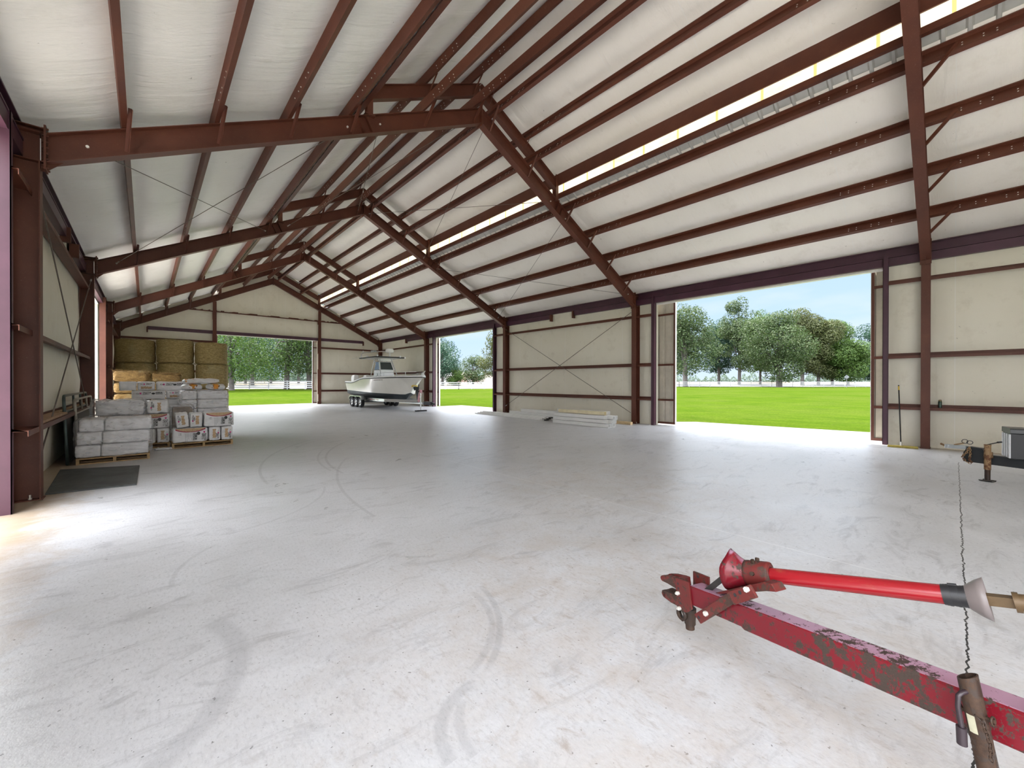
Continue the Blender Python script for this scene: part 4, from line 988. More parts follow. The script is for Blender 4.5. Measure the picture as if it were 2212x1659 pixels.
# hard top and its legs
m = MB(); 
def tp(u, v): 
    x = 10.42+1.92*u; y = 23.85+2.6*v; e_ = 1-max(abs(2*u-1)**4, abs(2*v-1)**4)*.5
    return (x, y, 3.18+.09*e_)
def tb(u, v): x = 10.42+1.92*u; y = 23.85+2.6*v; return (x, y, 3.14-.0*u)
m.grid(tp, 12, 12); m.grid(tb, 4, 4); top = m.build('hard_top', M_WHITE, boat)
m = MB(); ring = [(10.40,23.83),(12.36,23.83),(12.36,26.47),(10.40,26.47)]
m.tube([(x,y,3.19) for x,y in ((10.40,23.95),(10.52,23.83),(12.24,23.83),(12.36,23.95),(12.36,26.35),(12.24,26.47),(10.52,26.47),(10.40,26.35))], .035, 8, True); m.build('black_edge', M_BLACK, top)
for a, b in (((10.82,25.75,1.62),(10.98,25.35,3.15)),((11.98,25.75,1.62),(11.82,25.35,3.15)),((10.80,23.95,1.70),(11.02,24.65,3.15)),((12.0,23.95,1.70),(11.78,24.65,3.15)),((10.98,25.35,3.0),(11.02,24.65,2.35)),((11.82,25.35,3.0),(11.78,24.65,2.35))):
    m = MB(); m.cyl(a, b, .028, 8); m.build('top_leg', M_ALU, boat)
m = MB(); m.bx(10.95,11.85,24.62,24.68,2.98,3.12); m.build('front_valance', M_WHITE, boat)
for p_ in ((10.50,23.82,3.27),(12.40,23.95,3.2),(10.44,25.2,3.27),(12.0,23.80,3.25)):
    m = MB(); m.lathe([(.001,-.06),(.05,-.045),(.065,0),(.05,.045),(.001,.06)], p_, (0,0,1), 12); m.build('spotlight', M_WHITE, boat)
m = MB(); m.lathe([(.001,0),(.20,.0),(.26,.05),(.27,.12),(.25,.2),(.2,.26),(.001,.28)], (11.55,24.35,3.50), (0,0,1), 24); rd = m.build('radar_dome', M_WHITE, boat)
m = MB(); m.cyl((11.55,24.35,3.26),(11.55,24.35,3.5),.045,10); m.build('radar_post', M_WHITE, rd)
m = MB(); m.tube([(10.55,26.42,3.22),(10.55,26.42,3.42),(10.58,26.36,3.52),(10.68,26.25,3.57),(11.0,25.4,3.60),(11.45,24.5,3.60)], .028, 8); m.build('antenna_rail', M_ALU, boat)
m = MB(); m.bx(10.86,11.06,25.2,25.65,3.58,3.68); m.build('light_box', plain('grey fitting',(.35,.38,.40)), boat)
m = MB(); m.lathe([(.001,0),(.05,.02),(.05,.08),(.001,.1)], (10.62,26.3,3.60), (0,0,1), 10); m.build('anchor_light', M_WHITE, boat)
m = MB(); m.cyl((11.35,24.62,3.25),(11.42,24.5,3.85),.012,6); m.build('antenna', plain('yellowed antenna',(.62,.55,.38)), boat)
m = MB(); m.cyl((10.46,25.1,3.30),(10.30,27.4,3.20),.014,6,.008); m.build('outrigger_pole', M_WHITE, boat)
# bow rail
m = MB(); tr_ = [.50,.6,.7,.8,.9,.97]
for side in (-1,1):
    P = [(BXC+side*(bh(t)-.08), BY0+(BY1-BY0)*t, zs(t)+.05+(.0 if i == 0 else .22 if i > 1 else .13)) for i, t in enumerate(tr_)]
    m.tube(P, .014, 6)
    for i in (2,3,4): x,y,z = P[i]; m.cyl((x,y,zs(tr_[i])+.02),(x,y,z),.012,6)
m.build('bow_rail', M_ALU, boat)
m = MB(); m.bx(BXC-.07,BXC+.07,19.78,20.3,1.97,2.02); m.bx(BXC-.05,BXC+.05,19.85,19.90,2.02,2.16); m.cyl((BXC-.06,19.84,2.0),(BXC+.06,19.84,2.0),.05,10); m.cyl((BXC,19.95,2.02),(BXC,19.68,2.24),.022,8); m.build('anchor_roller', M_WHITE, boat)
# outboards
for x in (10.98,11.82):
    m = MB(); rbox(m, .21,.34,.30, 3.2, 12, .004, 2, Matrix.Translation((x,28.62,1.86)), 3); ob = m.build('outboard_motor', M_WHITE, boat)
    m = MB(); m.bx(x-.09,x+.09,28.42,28.80,.95,1.60); m.bx(x-.03,x+.03,28.5,28.78,.62,.95); m.build('outboard_leg', M_WHITE, ob)
    m = MB(); m.bx(x-.10,x+.10,28.30,28.42,1.3,1.66); m.build('outboard_bracket', M_BLACK, ob)
# yellow fender strap at the bow eye
m = MB(); m.tube([(BXC+.16*cos(a),20.86+.10*sin(a),1.40+.03*sin(2*a)) for a in [2*pi*i/14 for i in range(14)]], .035, 8, True); m.build('bow_strap', plain('yellow strap',(.72,.52,.10)), boat)
# ---- trailer
tr = thing('boat_trailer', 'silver triple axle boat trailer under the white boat', 'trailer', (BXC,24.2,0))
for x in (10.52,12.28):
    s_ = 1 if x < BXC else -1
    m = MB(); m.ext(iprof(.17,.09,.012,.012), (x,28.35,.46), (x,22.9,.46)); m.ext(iprof(.17,.09,.012,.012), (x,22.9,.46), (BXC-s_*.10,20.35,.46)); m.build('side_rail', M_ALU, tr)
    m = MB()
    for y in (23.9,24.35,24.8,26.9): m.bx(x-.049,x-.047,y-.13,y+.02,.53,.565); m.bx(x+.047,x+.049,y-.13,y+.02,.53,.565)
    m.build('reflector_strip', plain('red reflector',(.45,.04,.05)), tr)
    xo = x-.30 if x < BXC else x+.30
    m = MB(); F = []
    for yy in (25.25,25.35,25.5,27.1,27.25,27.35): F.append((yy, {25.25:.50,25.35:.68,25.5:.75,27.1:.75,27.25:.68,27.35:.50}[yy]))
    w = .15
    vs = [(xo-w,y,z) for y,z in F]+[(xo+w,y,z) for y,z in F]; k = len(F)
    m.add(vs, [(i,i+1,k+i+1,k+i) for i in range(k-1)]); vs2 = [(a,b,c_+.008) for a,b,c_ in vs]; m.add(vs2, [(i,i+1,k+i+1,k+i) for i in range(k-1)])
    for e_ in (xo-w, xo+w): m.add([(e_,y,z) for y,z in F]+[(e_,y,z-.05) for y,z in F], [(i,i+1,k+i+1,k+i) for i in range(k-1)])
    m.build('fender', M_ALU, tr)
    for y in (25.62,26.31,27.0):
        m = MB(); m.lathe([(.19,-.10),(.30,-.105),(.335,-.08),(.345,0),(.335,.08),(.30,.105),(.19,.10)], (xo,y,.345), (1,0,0), 26, True, True); wl_ = m.build('wheel', M_TYRE, tr)
        m = MB(); m.lathe([(.001,.05),(.06,.05),(.075,.02),(.15,.03),(.185,.08),(.195,.09),(.195,-.09),(.001,-.09)], (xo,y,.345), (-1 if x < BXC else 1,0,0), 18); m.build('wheel_rim', M_ALU, wl_)
for y in (25.62,26.31,27.0):
    m = MB(); m.cyl((10.15,y,.345),(12.65,y,.345),.035,8); m.build('axle', M_ALU, tr)
for y in (28.2,24.6,23.2):
    m = MB(); m.bx(10.56,12.24,y-.05,y+.05,.44,.50); m.build('cross_member', M_ALU, tr)
for x in (10.95,11.85):
    m = MB(); m.bx(x-.06,x+.06,23.2,28.3,.55,.63); m.build('bunk', plain('bunk carpet',(.05,.05,.055),.9), tr)
    m = MB()
    for y in (23.6,25.3,27.9): m.bx(x-.03,x+.03,y-.03,y+.03,.48,.56)
    m.build('bunk_bracket', M_ALU, tr)
m = MB(); m.bx(BXC-.05,BXC+.05,18.95,22.6,.40,.50); m.build('tongue', M_ALU, tr)
m = MB(); m.bx(BXC-.09,BXC+.09,18.95,19.7,.38,.56); m.cyl((BXC,18.95,.47),(BXC,18.72,.45),.07,10,.05); m.build('coupler', M_BLACK, tr)
m = MB(); m.bar((BXC,20.45,.48),(BXC,20.65,1.28),.08,.06,(1,0,0)); m.bx(BXC-.10,BXC+.10,20.5,20.75,1.16,1.36); m.cyl((BXC-.14,20.7,1.3),(BXC+.14,20.7,1.3),.06,10); m.bar((BXC,20.5,.9),(BXC-.02,20.32,1.5),.04,.04,(1,0,0)); m.build('winch_stand', M_BLACK, tr)
m = MB(); m.cyl((BXC-.11,19.95,.06),(BXC-.11,19.95,.98),.035,10); m.cyl((BXC-.11,19.95,.98),(BXC-.11,19.95,1.02),.045,10); jk = m.build('tongue_jack', M_ALU, tr)
m = MB(); m.bx(BXC-.42,BXC+.22,19.85,20.05,0,.07); m.build('jack_foot', M_BLACK, jk)
# coiled pink and white hose on the winch stand
m = MB(); pts = []
for i in range(90):
    a = i*.43; pts.append((BXC+.10*sin(a*1.07+.4)+.03*sin(a*.31), 20.24+.05*cos(a*.7), .86+.33*cos(a)+.03*sin(a*.5)))
m.tube(pts, .016, 6); tag(m.build('coiled_hose', plain('pink and white hose',(.72,.42,.44),.5,0,.25,5)), 'pink and white hose coiled on the trailer winch stand', 'hose')
# ---------------------------------------------------------------- red implement in the foreground
def rusty(name, red, rust, amt, sc=7, rough=.34, pale_top=False):
    t = NT(name); f = t.noise(t.pos(), sc, 8, .72, .3); f2 = t.noise(t.pos(), sc*7, 5, .7); f3 = t.noise(t.pos(), 2.6, 3)
    k = t.math('ADD', t.math('MULTIPLY', f, .75), t.math('MULTIPLY', f2, .25)); k = t.math('ADD', k, t.math('MULTIPLY', t.math('SUBTRACT', f3, .5), .38))
    mk = t.ramp(k,(amt,0.),(amt+.018,1.))
    rc = t.ramp(f2,(.3,tuple(x*.5 for x in rust)),(.7,rust))
    c = t.mix(mk, t.ramp(f3,(.3,red),(.7,tuple(min(1,x*1.25) for x in red))), rc)
    if pale_top:                                                    # pale lavender mixed in on the upward faces
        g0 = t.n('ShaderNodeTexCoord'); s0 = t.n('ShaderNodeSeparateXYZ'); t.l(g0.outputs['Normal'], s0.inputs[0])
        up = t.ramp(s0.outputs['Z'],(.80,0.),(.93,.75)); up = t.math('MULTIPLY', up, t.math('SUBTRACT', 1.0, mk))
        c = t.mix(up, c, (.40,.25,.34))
    ro = t.mix(mk, (rough,)*3, (.75,)*3)
    return t.done(c, ro, 0, t.bump(mk,.25,.002), .35)
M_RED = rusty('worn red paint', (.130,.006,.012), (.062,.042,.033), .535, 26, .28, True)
M_RED2 = rusty('rusty red bracket', (.11,.016,.014), (.075,.042,.031), .50, 16, .45)
t = NT('bright red plastic'); f = t.noise(t.pos((1,.3,1)), 20, 6, .7); M_REDP = t.done(t.mix(t.ramp(f,(.60,0.),(.72,.35)), (.26,.008,.013), (.26,.11,.05)), .22, 0, None, .55)
M_RUST = rusty('rusty pipe', (.028,.017,.012), (.058,.031,.018), .50, 12, .42)
M_CONE = rusty('bare metal cone', (.17,.145,.14), (.30,.04,.06), .58, 10, .35)
M_DARK = plain('dark greasy steel', (.035,.032,.030), .4, .4, .3, 12)
IB = Vector((2.266,.98,.351)); ia = Vector((.3578,.9172,-.1753)).normalized(); isv = ia.cross(Vector((0,0,1))).normalized(); inn = isv.cross(ia)
def I(a, n, s=0.0): return IB+ia*a+inn*n+isv*s
impl = thing('hay_implement', 'red rusty farm implement drawbar with drive shaft and jack in the foreground', 'farm implement', (2.1,.6,0))
def slab(m, pts, s0, s1): m.poly([I(a,n,s0) for a,n in pts], s1-s0, isv)
m = MB(); L_ = [( .0,.0),(0,.105)]
m.ext([(0,0),(.10,0),(.10,.105),(0,.105)], I(.02,0), I(-2.1,0), inn) if False else None
slab(m, [(.02,0),(-.30,-.002),(-.315,-.012),(-2.2,-.012),(-2.2,.105),(.02,.105)], 0, .10)
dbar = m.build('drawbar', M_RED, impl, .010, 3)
# clevis head
m = MB()
up = [(.13,.115),(.20,.108),(.258,.095),(.272,.078),(.258,.062),(.21,.060),(.16,.052),(.12,.045)]
slab(m, up, .012, .040); slab(m, up, .068, .096)
m.bx(0,0,0,0,0,0) if False else None
lo = [(.12,.012),(.15,.012),(.20,.010),(.268,.008),(.275,-.012),(.262,-.032),(.20,-.045),(.125,-.050)]
slab(m, lo, .012, .040); slab(m, lo, .068, .096)
slab(m, [(.10,-.05),(.10,.115),(.135,.115),(.135,-.05)], .012, .096)
slab(m, [(.235,.066),(.235,.093),(.268,.090),(.268,.068)], .012, .096); slab(m, [(.235,-.03),(.235,.008),(.270,.006),(.270,-.025)], .012, .096)
cv = m.build('clevis', M_RED2, impl, .004)
m = MB(); slab(m, [(.122,-.045),(.106,.122),(.004,.125),(.006,-.020),(.05,-.050)], -.012, 0); slab(m, [(.10,.02),(.08,.150),(-.035,.145),(-.02,.02)], .100, .112); pl = m.build('side_plate', M_RED2, impl, .002)
m = MB()
for a, n in ((.094,.044),(.096,-.039)): m.cyl(I(a,n,-.026), I(a,n,-.012), .011, 6); m.cyl(I(a,n,-.034), I(a,n,-.026), .006, 8)
m.build('bolts', M_BOLT, pl)
m = MB()
for n in (.096,.070,.018,-.008): m.cyl(I(.094-.004,n,-.0128), I(.094-.004,n,-.0115), .007, 10)
m.cyl(I(.045,.128,.0995), I(.045,.128,.0992), .008, 10)
m.build('bolt_holes', M_BLACK, pl)
m = MB(); m.cyl(I(.085,-.045,.05), I(.10,-.135,.05), .034, 14, .030); m.cyl(I(.10,-.10,.05), I(.104,-.165,.05), .024, 14); m.cyl(I(.118,-.112,.01), I(.118,-.112,.09), .010, 8); m.lathe([(.020,-.012),(.034,-.012),(.034,.012),(.020,.012)], I(.112,-.078,.012), tuple(isv), 16, True, True); m.build('hitch_pin', M_RUST, impl)
# strap bracket carrying the shaft bell
m = MB(); th = .012
slab(m, [(-.028,-.028),(-.068,-.063),(-.315,.118),(-.285,.158)], -.030, -.018); slab(m, [(-.285,.160),(-.32,.112),(-.455,.185),(-.425,.235)], -.044, -.030); st_ = m.build('strap_bracket', M_RED2, impl, .003)
m = MB()
for a, n, s0 in ((-.122,.008,-.030),(-.412,.211,-.044)): m.cyl(I(a,n,s0-.014), I(a,n,s0), .013, 6)
m.build('bolts', M_BOLT, st_)
m = MB()
for a, n, s0 in ((-.062,-.032,-.030),(-.366,.183,-.044),(-.335,.163,-.044)): m.cyl(I(a,n,s0-.0008), I(a,n,s0), .009, 12)
m.build('bolt_holes', M_BLACK, st_)
m = MB(); slab(m, [(-.13,.10),(-.15,.10),(-.45,.20),(-.50,.21),(-.48,.24),(-.44,.238)], .03, .10); m.build('rear_bracket', M_RED2, impl, .003)
# drive shaft
PB = Vector((2.290,.621,.645)); pb = Vector((-.0084,.9756,-.2194)).normalized(); psv = pb.cross(Vector((0,0,1))).normalized(); pn_ = psv.cross(pb)
def Q_(b, n, s=0.0): return PB+pb*b+pn_*n+psv*s
sh = MB(); sh.cyl(Q_(.03,0), Q_(-.625,0), .0355, 28); shaft = sh.build('drive_shaft_guard', M_REDP, impl)
m = MB()
for i in range(9): m.cyl(Q_(-.606-.0075*i,0), Q_(-.606-.0075*i-.0085,0), .0372+.0010*(i%3), 24)
m.bar(Q_(-.627,.041,.0), Q_(-.652,.041,0), .012, .005); m.build('tape_wrap', M_BLACK, shaft)
m = MB(); m.lathe([(.037,-.668),(.046,-.678),(.062,-.700),(.0745,-.724),(.071,-.724),(.058,-.700),(.042,-.680)], tuple(PB), tuple(pb), 30); m.build('shaft_cone', M_CONE, impl)
m = MB(); m.ext([(-.017,-.017),(.017,-.017),(.017,.017),(-.017,.017)], Q_(-.69,0), Q_(-.80,0), pn_); m.cyl(Q_(-.785,0), Q_(-.80,0), .034, 14); m.cyl(Q_(-.80,0), Q_(-1.30,0), .029, 14); m.build('inner_shaft', plain('rusty brown shaft',(.10,.062,.028),.5,.2,.3,14), impl)
m = MB(); m.lathe([(.050,-.012),(.060,-.012),(.062,.0),(.062,.085),(.060,.105),(.050,.105)], tuple(PB), tuple(pb), 28); m.lathe([(.036,-.015),(.050,-.015),(.050,-.008),(.036,-.008)], tuple(PB), tuple(pb), 24, True, True)
cl_ = m.build('bell_collar', M_RED2, impl)
m = MB()
for q in (.3,1.25,2.2): m.cyl(Q_(.05,.062*sin(q),-.062*cos(q)), Q_(.05,.078*sin(q),-.078*cos(q)), .010, 6)
m.build('bolts', M_RUST, cl_)
# flared bell, taller on the top side
m = MB(); prof = [(0.0,.060),(.35,.070),(.7,.084),(1.0,.094)]; N = 30; vs = []
for ly in (0,.003):
    for u, r_ in prof:
        for k in range(N):
            w = 2*pi*k/N; upk = max(0, sin(w)); lx = .100+u*(.100-.045*upk**3)
            rr_ = (r_-ly)*(1+.24*u*upk**10); vs.append(Q_(lx, rr_*sin(w), rr_*cos(w)))
nP = len(prof); fs = []
for ly in range(2):
    for i in range(nP-1):
        for k in range(N): b0 = ly*nP*N; fs.append((b0+i*N+k,b0+i*N+(k+1)%N,b0+(i+1)*N+(k+1)%N,b0+(i+1)*N+k))
for k in range(N): fs.append(((nP-1)*N+k,(nP-1)*N+(k+1)%N,(2*nP-1)*N+(k+1)%N,(2*nP-1)*N+k))
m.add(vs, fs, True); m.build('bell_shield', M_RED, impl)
m = MB(); m.cyl(Q_(.12,0), Q_(.225,-.032), .026, 14); m.ext([(-.014,-.014),(.014,-.014),(.014,.014),(-.014,.014)], Q_(.20,-.022), Q_(.40,-.175), psv); m.build('splined_shaft', M_DARK, impl)
# jack stand on the side of the drawbar
m = MB(); N = 26; R_ = .0235; jt = I(-1.150,.178,-.05); jb = I(-1.150,.178,-.05)-inn*((jt.z)/inn.z)
vs = []
for rad, bot in ((R_,True),(R_-.004,True)):
    for k in range(N):
        w = 2*pi*k/N; off = ia*cos(w)*rad+isv*sin(w)*rad; vs.append(jt+off-inn*(.010*cos(w+.3)+.004))
    for k in range(N):
        w = 2*pi*k/N; off = ia*cos(w)*rad+isv*sin(w)*rad; vs.append(jb+off)
fs = [(k,(k+1)%N,N+(k+1)%N,N+k) for k in range(N)]+[(2*N+k,2*N+(k+1)%N,3*N+(k+1)%N,3*N+k) for k in range(N)]
m.add(vs, fs, True); m.add(vs, [(k,(k+1)%N,2*N+(k+1)%N,2*N+k) for k in range(N)])
jack = m.build('jack_stand', M_RUST, impl)
m = MB(); m.bx(jb.x-.09,jb.x+.09,jb.y-.09,jb.y+.09,0,.012); m.build('jack_foot', M_RUST, jack)
m = MB(); P = [I(-1.150,.135,-.055),I(-1.147,.137,-.092),I(-1.142,.130,-.100),I(-1.137,.10,-.103),I(-1.135,.03,-.104)]; m.tube(P, .0065, 8); m.cyl(I(-1.135,.045,-.104), I(-1.128,-.005,-.104), .0115, 12); m.build('crank_handle', plain('purple grip',(.022,.013,.017),.4), jack)
m = MB(); a_ = [I(-1.150-.0242*sin(q)+0,n,-.05-.0242*cos(q)) for n in (.074,.026) for q in (-.55,-.15,.25)]
m.add(a_, [(0,1,4,3),(1,2,5,4)], True); m.build('paper_tag', plain('yellowed paper tag',(.45,.43,.31),.7,0,.15,40), jack)
m = MB(); m.cyl(I(-1.112,.072,-.052), I(-1.190,.072,-.052), .006, 10)
for a in (-1.116,-1.186): m.tube([I(a,.072+.011*cos(q),-.052+.011*sin(q)) for q in [2*pi*k/10 for k in range(10)]], .0028, 6, True)
m.build('mount_pin', M_RUST, jack)
def chain(m, pts, L_, r_, w):
    """links along a polyline, alternate links turned a quarter"""
    P = [Vector(p) for p in pts]; D = [0]
    for i in range(len(P)-1): D.append(D[-1]+(P[i+1]-P[i]).length)
    def at(d):
        for i in range(len(P)-1):
            if d <= D[i+1] or i == len(P)-2: k = (d-D[i])/max(1e-6,D[i+1]-D[i]); return P[i].lerp(P[i+1],k), (P[i+1]-P[i]).normalized()
    n = int(D[-1]/(L_*.72)); 
    for i in range(n):
        c0, d = at((i+.5)*L_*.72); a = d.cross(Vector((.3,.5,.8))).normalized(); b = d.cross(a)
        if i % 2: a = b
        m.tube([c0+d*(L_/2-w/2)*(1 if cos(q) > 0 else -1)+d*w/2*cos(q)+a*w/2*sin(q) for q in [2*pi*k/10+.31 for k in range(10)]], r_, 5, True)
m = MB(); chain(m, [I(-1.165,.085,-.085),I(-1.178,.075,-.085),I(-1.185,.02,-.088),I(-1.178,-.03,-.088)], .016, .0016, .010); m.build('pin_chain', M_RUST, jack)
m = MB(); m.bx(0,0,0,0,0,0) if False else None
slab(m, [(-1.24,.105),(-1.27,.125),(-1.75,.125),(-1.75,.105)], -.005, .085); sp_ = m.build('spring_plate', M_DARK, impl, .003)
m = MB(); m.cyl(I(-1.285,.125,.03), I(-1.285,.143,.03), .014, 6); m.build('plate_bolt', M_RUST, sp_)
# carrying end beyond the frame so that the drawbar has something to stand on
m = MB(); q = I(-2.05,0,.05); m.bx(q.x-.06,q.x+.06,q.y-.06,q.y+.06,0,q.z+.02); m.build('support_leg', M_RUST, impl)

# ---------------------------------------------------------------- utility trailer at the right
M_TBLK = rusty('black trailer paint', (.022,.024,.026), (.075,.045,.03), .60, 6, .4)
M_JKRUST = rusty('rusty jack', (.24,.15,.075), (.17,.075,.035), .52, 10, .6)
ut = thing('utility_trailer', 'black trailer tongue with rusty jack and chains before the right wall', 'trailer', (10.17,-.36,0))
tb = Vector((-.363,-.932,0)).normalized()     # backwards along the tongue
ts = Vector((-tb.y,tb.x,0)); T0 = Vector((10.27,-.37,0))
def U(a, s, z): return T0+tb*a+ts*s+Vector((0,0,z))
m = MB(); m.bar(U(-.27,0,.345), U(1.6,0,.345), .09, .15); m.build('tongue', M_TBLK, ut)
m = MB(); m.poly([U(-.30,-.05,.25),U(-.30,-.05,.45),U(-.22,-.05,.515),U(.0,-.05,.505),U(.03,-.05,.425),U(.03,-.05,.25)], .10, ts) if False else m.poly([U(-.27,-.055,.42),U(-.21,-.055,.53),U(-.05,-.055,.52),U(.0,-.055,.42)], .11, ts); m.build('coupler_mount', M_TBLK, ut)
m = MB(); m.ext([(-.05,-.03),(.05,-.03),(.045,.03),(-.045,.03)], U(-.24,0,.505), U(-.46,0,.495)); m.cyl(U(-.47,0,.465), U(-.47,0,.525), .052, 14); cp = m.build('coupler', plain('galvanised coupler',(.46,.49,.50),.35,.5), ut)
m = MB(); m.bar(U(-.40,0,.53), U(-.28,0,.575), .03, .02); m.build('coupler_latch', M_JKRUST, cp)
m = MB(); m.tube([U(-.27,.0,.575)+Vector((.0,.035*cos(q),.035*sin(q)+.03)) for q in [2*pi*k/12 for k in range(12)]], .005, 6, True); m.tube([U(-.21,.0,.575)+Vector((.0,.035*cos(q),.03*sin(q)+.02)) for q in [2*pi*k/12 for k in range(12)]], .005, 6, True); m.build('pin_clip', M_DARK, cp)
m = MB(); m.cyl(U(-.52,0,.50), U(-.58,.02,.52), .018, 8); m.build('wiring_plug', M_JKRUST, ut)
m = MB(); chain(m, [U(-.19,-.075,.525),U(-.21,-.085,.44),U(-.27,-.09,.35),U(-.22,-.09,.275),U(-.15,-.09,.25)], .040, .0052, .026); chain(m, [U(-.18,-.075,.52),U(-.17,-.09,.42),U(-.18,-.09,.31),U(-.14,-.09,.26)], .040, .0052, .026); m.build('safety_chain', M_JKRUST, ut)
jp = U(.03,-.095,0)
m = MB(); m.cyl(jp+Vector((0,0,.19)), jp+Vector((0,0,.585)), .040, 18); m.cyl(jp+Vector((0,0,.585)), jp+Vector((0,0,.60)), .043, 18); jk = m.build('tongue_jack', M_JKRUST, ut)
m = MB(); m.cyl(jp+Vector((0,0,.02)), jp+Vector((0,0,.20)), .033, 18); m.build('inner_tube', M_RUST, jk)
m = MB()
m.ext([(-.075,.012),(-.075,.02),(-.05,.008),(.05,.008),(.075,.02),(.075,.012),(.05,0),(-.05,0)], jp-tb*.075+Vector((0,0,0)), jp+tb*.075+Vector((0,0,0))); m.build('jack_foot', M_DARK, jk)
m = MB(); m.cyl(jp+Vector((0,0,.585))-tb*.03, jp+Vector((0,0,.655))+tb*.13, .008, 8); m.cyl(jp+Vector((0,0,.655))+tb*.13-ts*.055, jp+Vector((0,0,.655))+tb*.13+ts*.055, .014, 10); m.build('crank_handle', M_DARK, jk)
m = MB(); m.bar(jp+Vector((0,0,.43)), U(.03,-.045,.43), .09, .10); m.build('jack_bracket', M_JKRUST, ut)
m = MB(); q = U(1.5,0,0); m.bx(q.x-.05,q.x+.05,q.y-.05,q.y+.05,0,.28); m.build('support_leg', M_TBLK, ut)
M_BOXHI = plain('pale edge highlight',(.62,.63,.64),.4)
# tool box on the tongue
tbx = thing('tool_box', 'black plastic tool box standing on the trailer tongue', 'tool box', tuple(U(.5,0,.42)))
o0 = .215; bd = Vector((.13,-1,0)).normalized(); bs = Vector((-bd.y,bd.x,0)); B0 = U(o0,-.02,.421)
m = MB(); m.ext([(-.22,0),(.22,0),(.225,.395),(-.225,.395)], B0, B0+bd*1.0); m.build('box_body', M_BLACK, tbx, .012, 3)
m = MB(); m.ext([(-.24,.395),(.24,.395),(.24,.46),(.225,.475),(-.225,.475),(-.24,.46)], B0-bd*.012, B0+bd*1.02); m.build('lid', plain('grey black lid',(.05,.052,.055),.35), tbx, .012, 3)
for s_ in (-.18,-.06,.06,.18):
    m = MB(); m.bar(B0-bd*.008+bs*s_+Vector((0,0,.01)), B0-bd*.008+bs*s_+Vector((0,0,.38)), .07, .016, bd); m.build('end_highlight_rib', M_BOXHI, tbx)  # pale strips carry the box's edge highlight as colour
# ---------------------------------------------------------------- broom, can, white posts along the right wall
br = thing('push_broom', 'push broom with black handle leaning between jamb and near right column', 'broom', (14.12,.9,0))
M_YEL = plain('yellow bristles', (.52,.42,.10), .7, 0, .2, 30); M_HAN = plain('black metal handle', (.03,.028,.027), .35, .4)
hA = Vector((13.78,1.13,.0)); hB = Vector((13.87,.60,.0))
hd = (hB-hA).normalized(); hs = Vector((-hd.y,hd.x,0))
m = MB(); m.bar(hA+Vector((0,0,.046)), hB+Vector((0,0,.046)), .055, .022); m.build('head_block', M_YEL, br, .005)
m = MB(); rnd = random.Random(4)
for i in range(420):
    p0 = hA.lerp(hB, rnd.random())+hs*rnd.uniform(-.026,.026)+Vector((0,0,.037)); p1 = p0+hs*rnd.uniform(-.02,.02)+hd*rnd.uniform(-.01,.01); p1.z = 0.002; w = hd*.003
    m.add([p0-w,p0+w,p1+w,p1-w], [(0,1,2,3)])
m.build('bristles', M_YEL, br)
c0 = hA.lerp(hB,.45)+Vector((0,0,.058)); c1 = Vector((14.22,.965,1.55))
m = MB(); m.cyl(c0, c1, .013, 10); hn_ = m.build('handle', M_HAN, br)
m = MB(); d = (c1-c0).normalized(); m.cyl(c1-d*.13, c1-d*.03, .0145, 10); m.build('handle_tip', plain('yellow tip',(.75,.50,.05)), hn_)
m = MB(); m.cyl(c0-d*.01, c0+d*.09, .020, 10); m.build('socket', M_BOLT, br)
cn = thing('spray_can', 'dark green spray can standing on the lowest right girt', 'can', (14.29,.24,1.0))
m = MB(); m.lathe([(.001,0),(.032,0),(.033,.006),(.033,.145),(.026,.16),(.012,.168)], (14.29,.24,1.002), (0,0,1), 18); m.build('can_body', plain('dark green can',(.045,.075,.06),.3,.4,.3,40), cn)
m = MB(); m.lathe([(.026,0),(.026,.03),(.022,.04),(.001,.042)], (14.29,.24,1.155), (0,0,1), 16); m.build('cap', plain('brass coloured cap',(.22,.17,.07),.35,.3), cn)
M_PVC = plain('white vinyl', (.80,.80,.78), .3, 0, .04, 3); M_PVCY = plain('yellowed vinyl', (.76,.68,.46), .35, 0, .1, 4)
def post(x, y0, y1, z, s_, label, mat=None, ang=0.0, grp='white vinyl fence posts'):
    m = MB(); w = s_/2; i_ = w-.005
    P0 = Vector((x,y0,z+w)); P1 = Vector((x+ang,y1,z+w)); d = (P1-P0).normalized(); a = d.cross(Vector((0,0,1))).normalized(); b = a.cross(d)
    vs = [P+a*sx*k+b*sz*k for P in (P0,P1) for k in (w,i_) for sx,sz in ((-1,-1),(1,-1),(1,1),(-1,1))]
    fs = [(k,(k+1)%4,8+(k+1)%4,8+k) for k in range(4)]+[(4+k,12+k,12+(k+1)%4,4+(k+1)%4) for k in range(4)]+[(k,4+k,4+(k+1)%4,(k+1)%4) for k in range(4)]+[(8+k,8+(k+1)%4,12+(k+1)%4,12+k) for k in range(4)]
    m.add(vs, fs); tag(m.build('vinyl_post', mat or M_PVC), label, 'vinyl post', grp)
s_ = .127; LN = ['bottom','second','third']; CN3 = ['front','middle','back']
for k in range(3):
    for j in range(3):
        off = [0,.10,.16][k] if j == 0 else [.02,-.02,-.05][k]
        post(12.19+.165*j, 10.9-.05*k+off*.3, 8.24+off, .002+.140*k, s_, 'white hollow vinyl post, %s layer, %s of the stack before the brace rods' % (LN[k], CN3[j]), None, -.02+.02*k)
post(12.36, 10.75, 8.55, .002+.140*3, s_, 'yellowed vinyl post on top of the white hollow stack', M_PVCY)
post(12.53, 10.95, 8.50, .002+.140*3, s_, 'white vinyl post beside the yellowed one on top of the stack')
